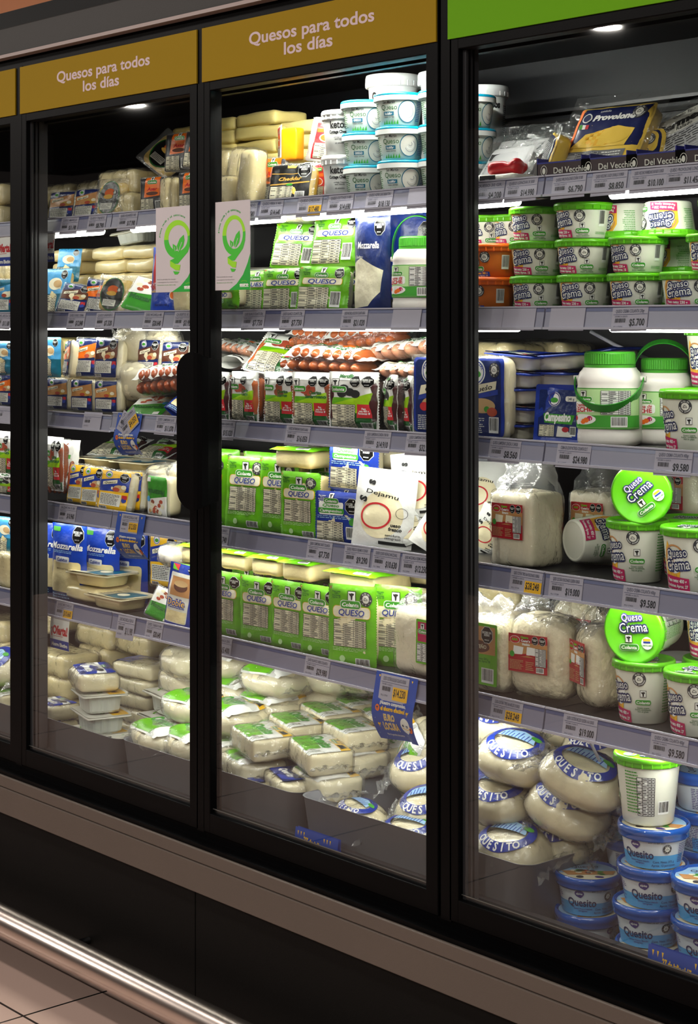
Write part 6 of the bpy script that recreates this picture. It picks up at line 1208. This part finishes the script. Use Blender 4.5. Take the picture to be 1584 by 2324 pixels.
for a in [(1112,0,'$4.200','QUESO 30 GR'),(1185,0,'$14.990','QUESO LONCHA X 500'),(1293,0,'$6.790','QUESO PROVOLONE CUÑA X100'),(1385,0,'$8.850','QUESO VECCHIO CACIO CAVALLO X100GR'),(1474,0,'$10.100','QUESO VECCHIO PARMESANO RAYADO X100GR'),(1556,0,'$11.450','QUESO PROVOLONE LONDO'),
  (1431,1,'$5.700','QUESO CREMA COLANTA 230gr'),(1148,2,'$8.560','QUESO CAMPESINO ZARZAL X 240GR'),(1304,2,'$24.980','CREMA DE LECHE PASTERIZA COLANTA X2 LT'),(1530,2,'$9.580','QUESO CREMA COLANTA 400gr'),
  (1286,3,'$19.000','QUESO COSTEÑO PORCIONADO QUESERA X500GR'),(1456,3,'$9.580','QUESO CREMA COLANTA 400gr'),(1318,4,'$19.000','QUESO COSTEÑO MOLIDO QUESERA AAA X500GR'),(1520,4,'$9.580','QUESO CREMA COLANTA 400gr'),
  (560,0,'$7.780','QUESO TAJADO'),(618,0,'$14.640','QUESO PERA X 400'),(775,0,'$14.690','QUESO COTTAGE X 400'),(863,0,'$18.130','QUESO KEFIR SAN MARTIN'),
  (577,1,'$7.730','QUESO BLANCO COLANTA 250g',False,.082,'first $7.730 price tag from the mullion, second shelf, middle door'),(665,1,'$7.730','QUESO BLANCO COLANTA 250g',False,.082,'second $7.730 price tag, under the front green pack, second shelf'),(806,1,'$21.020','QUESO MOZARELLA DELICIOSO COLANTA 500GR'),
  (510,2,'$15.020','CHORIZO TERNERO COLANTA X 600G'),(678,2,'$16.050','CHORIZO SANTARROSANO COLANTA X 600GR'),(858,2,'$14.910','QUESO CAMPESINO EL ZARZAL X 500 GR'),(955,2,'$32.100','QUESO CAMPESINO ZARZAL X1000'),
  (497,3,'$14.740','QUESO BLANCO 500GT'),(727,3,'$7.730','QUESO CAMPESINO 250GT COLANTA'),(812,3,'$9.290','QUESO FRESCO DEJAMU X 250GR'),(878,3,'$10.630','QUESO QUESO BÚFALO MOZZAREL'),(945,3,'$12.250','QUESO MOZZARELLA DEJAMU MOZZAREL'),
  (503,4,'$15.400','CUAJADA BLANCA 500G'),(722,4,'$29.980','QUESO BLANCO 1000G COLANTA'),
  (160,0,'$11.190','QUESO AMARILLO'),(222,0,'$8.790','QUESO TAJADO'),(292,0,'$17.390','QUESO HOLANDÉS X 400'),(175,1,'$12.840','QUESO DOBLE CREMA'),(240,1,'$7.320','QUESO SABANERO'),(350,1,'$20.640','QUESO MOZARELLA 400'),(420,1,'$3.950','QUESITO X 100'),(378,2,'$11.070','QUESO CAMPESINO LA FE'),
  (212,2,'','',False,.082,'plain faded price tag on the third shelf rail, left door'),(155,3,'$10.960','SALCHICHA X 500'),(352,4,'$20.640','QUESO TAJADO X 400',False,.070),(10,1,'$11.160','QUESO'),(12,2,'','',False,.08,'faded price tag on the third rail at the far left')]: T(*a)
for px, lv, price, name in [(1196,3,'$28.248','QUESO COSTEÑO TRIPLE AAA PORCIONADO X1000GR'),(1152,4,'$28.248','QUESO COSTEÑO TRIPLE AAA MOLIDO X1000GR'),(705,0,'$17.480','QUESO CHEDDAR'),(148,4,'$10.660','QUESO MOZARELLA')]: T(px, lv, price, name, True, lab='price tag with yellow %s panel on the %s shelf rail' % (price, ORDN[lv]))
for px, lv, lab in [(962,0,'blank white rail card at the mullion, top shelf'),(925,1,'blank white rail card under the cream jar, second shelf'),(1108,1,'blank rail card beside the right mullion, second shelf'),(1180,1,'blank rail card under the orange tubs, second shelf'),(1290,1,'long blank rail card under the cream tubs, second shelf')]:
    g = G(); w = .085; sl = 4.9; g.add([(-w/2,0,0),(w/2,0,0),(w/2,-.0085,-.042),(-w/2,-.0085,-.042),(-w/2,.0008,0),(w/2,.0008,0),(w/2,-.0077,-.042),(-w/2,-.0077,-.042)], [(0,1,2,3),(7,6,5,4),(3,2,6,7)], m_tagw, False)
    o = tag(link('price_tag', g.mesh('blank')), lab, 'price tag', 'shelf price tags'); o.location = (XP(px,.096), .0958, LEV[lv][0]-.002)
# blue promotion cards that wrap the rail and hang down
m_promo = plain('promo_blue', (20,70,170), .4, 0, .5)
def promo(px, lv, drop, lab, price=None, w=.125, bend=.02, name='promotion_card', yaw=0):
    zt, zb = LEV[lv]; H = (zt-zb)+drop; g = G(); A = Art(); y0 = -drop
    A.rect(-w/2, -H, w/2, 0, m_promo, 0); top_ = -(zt-zb)-.004
    A.text('¡Nuestro compromiso,', 0, top_-drop*.12, drop*.075, M('white', P_), 2, w=w*.62, bold=.04); A.text('el ahorro efectivo!', 0, top_-drop*.24, drop*.09, M('yellow', P_), 2, w=w*.58, bold=.06)
    A.text('EURO', -w*.10, top_-drop*.43, drop*.14, M('cream', P_), 2, w=w*.26, bold=.06); A.text('EURO', -w*.10, top_-drop*.43, drop*.14, M('yellow', P_), 3, w=w*.25, bold=.0)
    A.text('LOCURA', -w*.10, top_-drop*.63, drop*.16, M('cream', P_), 2, w=w*.36, bold=.06); A.text('LOCURA', -w*.10, top_-drop*.63, drop*.16, M('yellow', P_), 3, w=w*.35, bold=.0)
    A.text('Vive la grandes descuentos', -w*.08, top_-drop*.82, drop*.05, M('white', P_), 2, w=w*.4)
    A.ell(w*.28, top_-drop*.56, w*.13, w*.14, M('white', P_), 2); A.text('euro', w*.28, top_-drop*.54, drop*.08, M('navy', P_), 3, w=w*.18, bold=.03); A.rect(w*.18, top_-drop*.63, w*.38, top_-drop*.615, M('yellow', P_), 3)
    for x, y in ((-.36,-.25),(.42,-.62)): A.ell(w*x, top_+drop*y, w*.05, w*.055, M('orange', P_), 2); A.text('%', w*x, top_+drop*y, drop*.07, M('navy', P_), 3, bold=.05)
    for x, y in ((-.36,-.62),(.36,-.28)): A.text('%', w*x, top_+drop*y, drop*.09, M('yellow', P_), 2, bold=.06)
    rn = random.Random(int(px))
    for k in range(14): x, y = rn.uniform(-.45,.45), rn.uniform(-.95,-.02); A.ell(w*x, top_+drop*y, .0009, .0009, M('lblue', P_), 1, 6)
    for x in (-.42, .36): A.poly([(w*x,-.006),(w*x+.005,-.006),(w*x+.0025,-.011)], M('yellow', P_), 2)
    def mp(u, v, d):
        q = max(0, min(1, (-v-(zt-zb))/drop)); n = .006*math.sin(PI*(u/w+.5))*q
        return (u, -d-.0002+v/4.9*(1 if q <= 0 else 0)-(.0085+.010*math.sin(q*PI)-bend*q*q if q > 0 else 0)+n-(.010*q*q if u > w*.3 else 0), v+.004*q*math.sin(u*20))
    A.put(g, mp, du=.012, dv=.008, lift=.0003); o = link(name, g.mesh(name)); tag(o, lab, 'sign', 'blue promotion cards'); o.location = (XP(px,.09), .0935, zt+.001); return o
promo(899, 4, .095, 'blue Euro Locura promotion card hanging from the lowest rail, middle door'); promo(293, 2, .062, 'blue promotion card behind loose white tags, third shelf, left door', w=.105); promo(297, 3, .070, 'bent blue promotion card on the fourth shelf rail, left door', w=.12, bend=.03)
T(901, 4, '$14.230', 'QUESO COSTEÑO BLOQUE COLANTA X500GR', True, .085, 'yellow $14.230 tag on the blue promotion card', .052, 0).location.y = .0915
T(300, 3, '$12.050', 'QUESO MOZZARELLA X 400', True, .075, 'yellow price tag on the bent blue card, fourth shelf', .045).location.y = .0915
o = T(292, 2, '$4.050', 'QUESO CREMA', True, .07, 'loose white tag with yellow corner twisted over the blue card', .05); o.location.y = .088; o.rotation_euler = (0, R(-38), R(8)); o = T(300, 2, '$4.320', 'QUESO', False, .06, 'second loose white tag twisted over the blue card', .05); o.location.y = .0905; o.rotation_euler = (0, R(22), 0)
o = T(290, 4, '$11.190', 'QUESO MOZARELLA X 500 GR', False, .075, 'layered white tags reading $11.190 on the lowest rail, left door', .055); o.location.y = .094
# offer card
def oferta(px, lv, lab, w=.09, H=.085):
    zt, zb = LEV[lv]; g = G(); A = Art(); A.rect(-w/2, -H, w/2, 0, M('white', P_), 0); A.text('¡Oferta!', 0, -H*.42, H*.26, M('red', P_), 1, w=w*.86, bold=.05); A.line(-w*.3, -H*.62, w*.2, -H*.60, .0012, M('red', P_), 1)
    A.rect(-w/2, -H, w/2, -H*.72, M('cobalt', P_), 1); A.text('Ahorro Efectivo', 0, -H*.86, H*.11, M('white', P_), 2, w=w*.86, bold=.05)
    A.put(g, lambda u, v, d: (u, -d+.004*math.sin(v*30), v), du=.02, dv=.01, lift=.0003); o = tag(link('offer_card', g.mesh('offer')), lab, 'sign', 'offer cards'); o.location = (XP(px,.09), .0905, zb+.004)
oferta(137, 4, 'white and blue ¡Oferta! card hanging from the lowest rail, left door'); oferta(112, 0, 'shaded offer card half behind the left mullion under the top shelf', .06, .08); oferta(10, 0, 'white ¡Oferta! card under the top shelf at the far left')
# strips at the bin fronts
def strip(px0, px1, Y, z1, z0, lab, txt, dy=-.004):
    x0, x1 = XP(px0, Y), XP(px1, Y); g = G(); A = Art(); w = x1-x0; h = z1-z0; A.rect(0, 0, w, h, m_promo, 0)
    for k in range(6): A.poly([(w*(.06+.07*k+(.4 if k > 2 else 0)), h*.9),(w*(.09+.07*k+(.4 if k > 2 else 0)), h*.9),(w*(.075+.07*k+(.4 if k > 2 else 0)), h*.76)], M('yellow', P_), 1)
    A.text(txt[0], w*.42, h*.66, h*.16, M('yellow', P_), 1, w=w*.42, bold=.05, rot=-4)
    if txt[1]: A.rect(w*.2, h*.05, w*.98, h*.46, m_tagw, 1); A.text(txt[1], w*.6, h*.26, h*.15, m_ink, 2, w=w*.6)
    A.put(g, lambda u, v, d: (u, dy-d-.008*math.sin(v/h*2.4), v), du=.02, dv=.01, lift=.0003); g.add([(0,dy+.001,0),(w,dy+.001,0),(w,dy+.001,h),(0,dy+.001,h)], [(0,1,2,3)], m_promo, False)
    o = tag(link('promotion_strip', g.mesh('strip')), lab, 'sign', 'blue strips at the bin fronts'); o.location = (x0, Y, z0)
strip(679, 776, .046, .527, .462, 'plain blue promotion strip at the foot of the steel bins, middle door', ('27 de julio', '')); strip(1480, 1640, .046, .530, .458, 'blue promotion strip with white tag at the bottom right corner', ('27 de julio al 17', 'QUESITO ALPINA X 375GR'))
# stickers on the glass
def sticker(px0, px1, py0, py1, lab):
    x0, x1 = XP(px0, .004), XP(px1, .004); w = x1-x0; h = .197; zb = ZP((px0+px1)/2, (py0+py1)/2, .004)-h/2; g = G(); A = Art()
    A.rect(0, 0, w, h, plain('sticker_white', (200,194,198), .5), 0); lg = plain('sticker_lime', (150,220,20), .5); gg = plain('sticker_green', (60,190,40), .5); gd = plain('sticker_deep', (20,165,50), .5)
    cx, cy = w*.54, h*.615; n = 36; rx, ry = w*.33, h*.225
    for k in range(n):          # bulb outline, lime above to green below
        a0, a1 = 2*PI*k/n, 2*PI*(k+1)/n; m = lg if math.sin(a0) > .15 else gg
        t0 = w*.075*(1.25-.35*math.sin(a0+.8)); t1 = w*.075*(1.25-.35*math.sin(a1+.8))
        A.poly([(cx+rx*math.cos(a0), cy+ry*math.sin(a0)),(cx+rx*math.cos(a1), cy+ry*math.sin(a1)),(cx+(rx-t1)*math.cos(a1), cy+(ry-t1)*math.sin(a1)),(cx+(rx-t0)*math.cos(a0), cy+(ry-t0)*math.sin(a0))], m, 1)
    A.poly([(w*.36,h*.37),(w*.58,h*.42),(w*.80,h*.52),(w*.87,h*.56),(w*.80,h*.46),(w*.56,h*.33),(w*.46,h*.33)], gg, 2); A.poly([(w*.36,h*.37),(w*.37,h*.30),(w*.5,h*.255),(w*.6,h*.25),(w*.62,h*.315),(w*.5,h*.325)], lg, 3); A.poly([(w*.44,h*.245),(w*.60,h*.235),(w*.55,h*.205),(w*.48,h*.205)], gg, 3)
    A.poly([(w*.56,h*.48),(w*.53,h*.54),(w*.60,h*.62),(w*.70,h*.665),(w*.72,h*.60),(w*.69,h*.53),(w*.61,h*.48)], gg, 2); A.poly([(w*.46,h*.475),(w*.43,h*.52),(w*.43,h*.565),(w*.52,h*.535),(w*.53,h*.50)], gg, 2)
    A.line(w*.575, h*.47, w*.655, h*.58, w*.012, plain('sticker_white', (200,194,198), .5), 3); A.line(w*.49, h*.475, w*.475, h*.53, w*.010, plain('sticker_white', (200,194,198), .5), 3)
    A.poly([(w*.4,0),(w,0),(w,h*.40),(w*.93,h*.30),(w*.80,h*.17),(w*.62,h*.07)], gd, 1); A.text('euro', w*.83, h*.062, h*.032, M('white', P_), 2, w=w*.25, bold=.06); A.rect(w*.71, h*.033, w*.96, h*.040, M('white', P_), 2)
    for k in range(5): A.ell(w*(.76+.035*k), h*(.095+.008*math.sin(k*PI/4)), w*.008, w*.008, M('lime', P_), 2, 6)
    A.arct('piensa verde y sé consciente', cx-w*.02, cy+h*.005, rx*1.30, ry*1.25, h*.026, gd, 2, 172, 62, bold=.03)
    for q, t in enumerate(('Evita la pérdida de energía', 'y mantengamos el producto fresco', 'Actuemos en pro de la vida')): A.text(t, w*.04, h*(.152-.033*q), h*.014, M('gray' if q < 2 else 'mgreen', P_), 2, w=w*(.46+.06*(q == 1)), align='l', bold=0)
    A.put(g, flat(0), lift=.0002); g.add([(0,.0006,0),(w,.0006,0),(w,.0006,h),(0,.0006,h)], [(0,1,2,3)], plain('sticker_white', (200,194,198), .5), False)
    o = tag(link('glass_sticker', g.mesh('sticker')), lab, 'sticker', 'green light-bulb stickers'); o.location = (x0, .0085, zb); return o
sticker(350, 441.5, 470, 661, 'white energy-saving sticker with green bulb, left of the middle mullion'); sticker(485, 564, 455, 659, 'white energy-saving sticker with green bulb, right of the middle mullion')
# thin white stays and a cable behind the goods
def stay(pts, r, lab, nm='shelf_stay'):
    P = [Vector((XP(px, Y), Y, ZP(px, py, Y))) for px, py, Y in pts]; g = G(); g.tube(P, r, plain('stay_white', (206,204,214), .45), 8); tag(link(nm, g.mesh(nm)), lab, 'cable', 'white stays')
stay([(1340,752,.40),(1400,785,.42),(1470,815,.45)], .004, 'thin white cable sloping down behind the green-capped jars', 'lamp_cable'); stay([(1336,1676,.12),(1372,1750,.20),(1408,1796,.26)], .003, 'thin white stay crossing the quesito bags below the lowest rail')
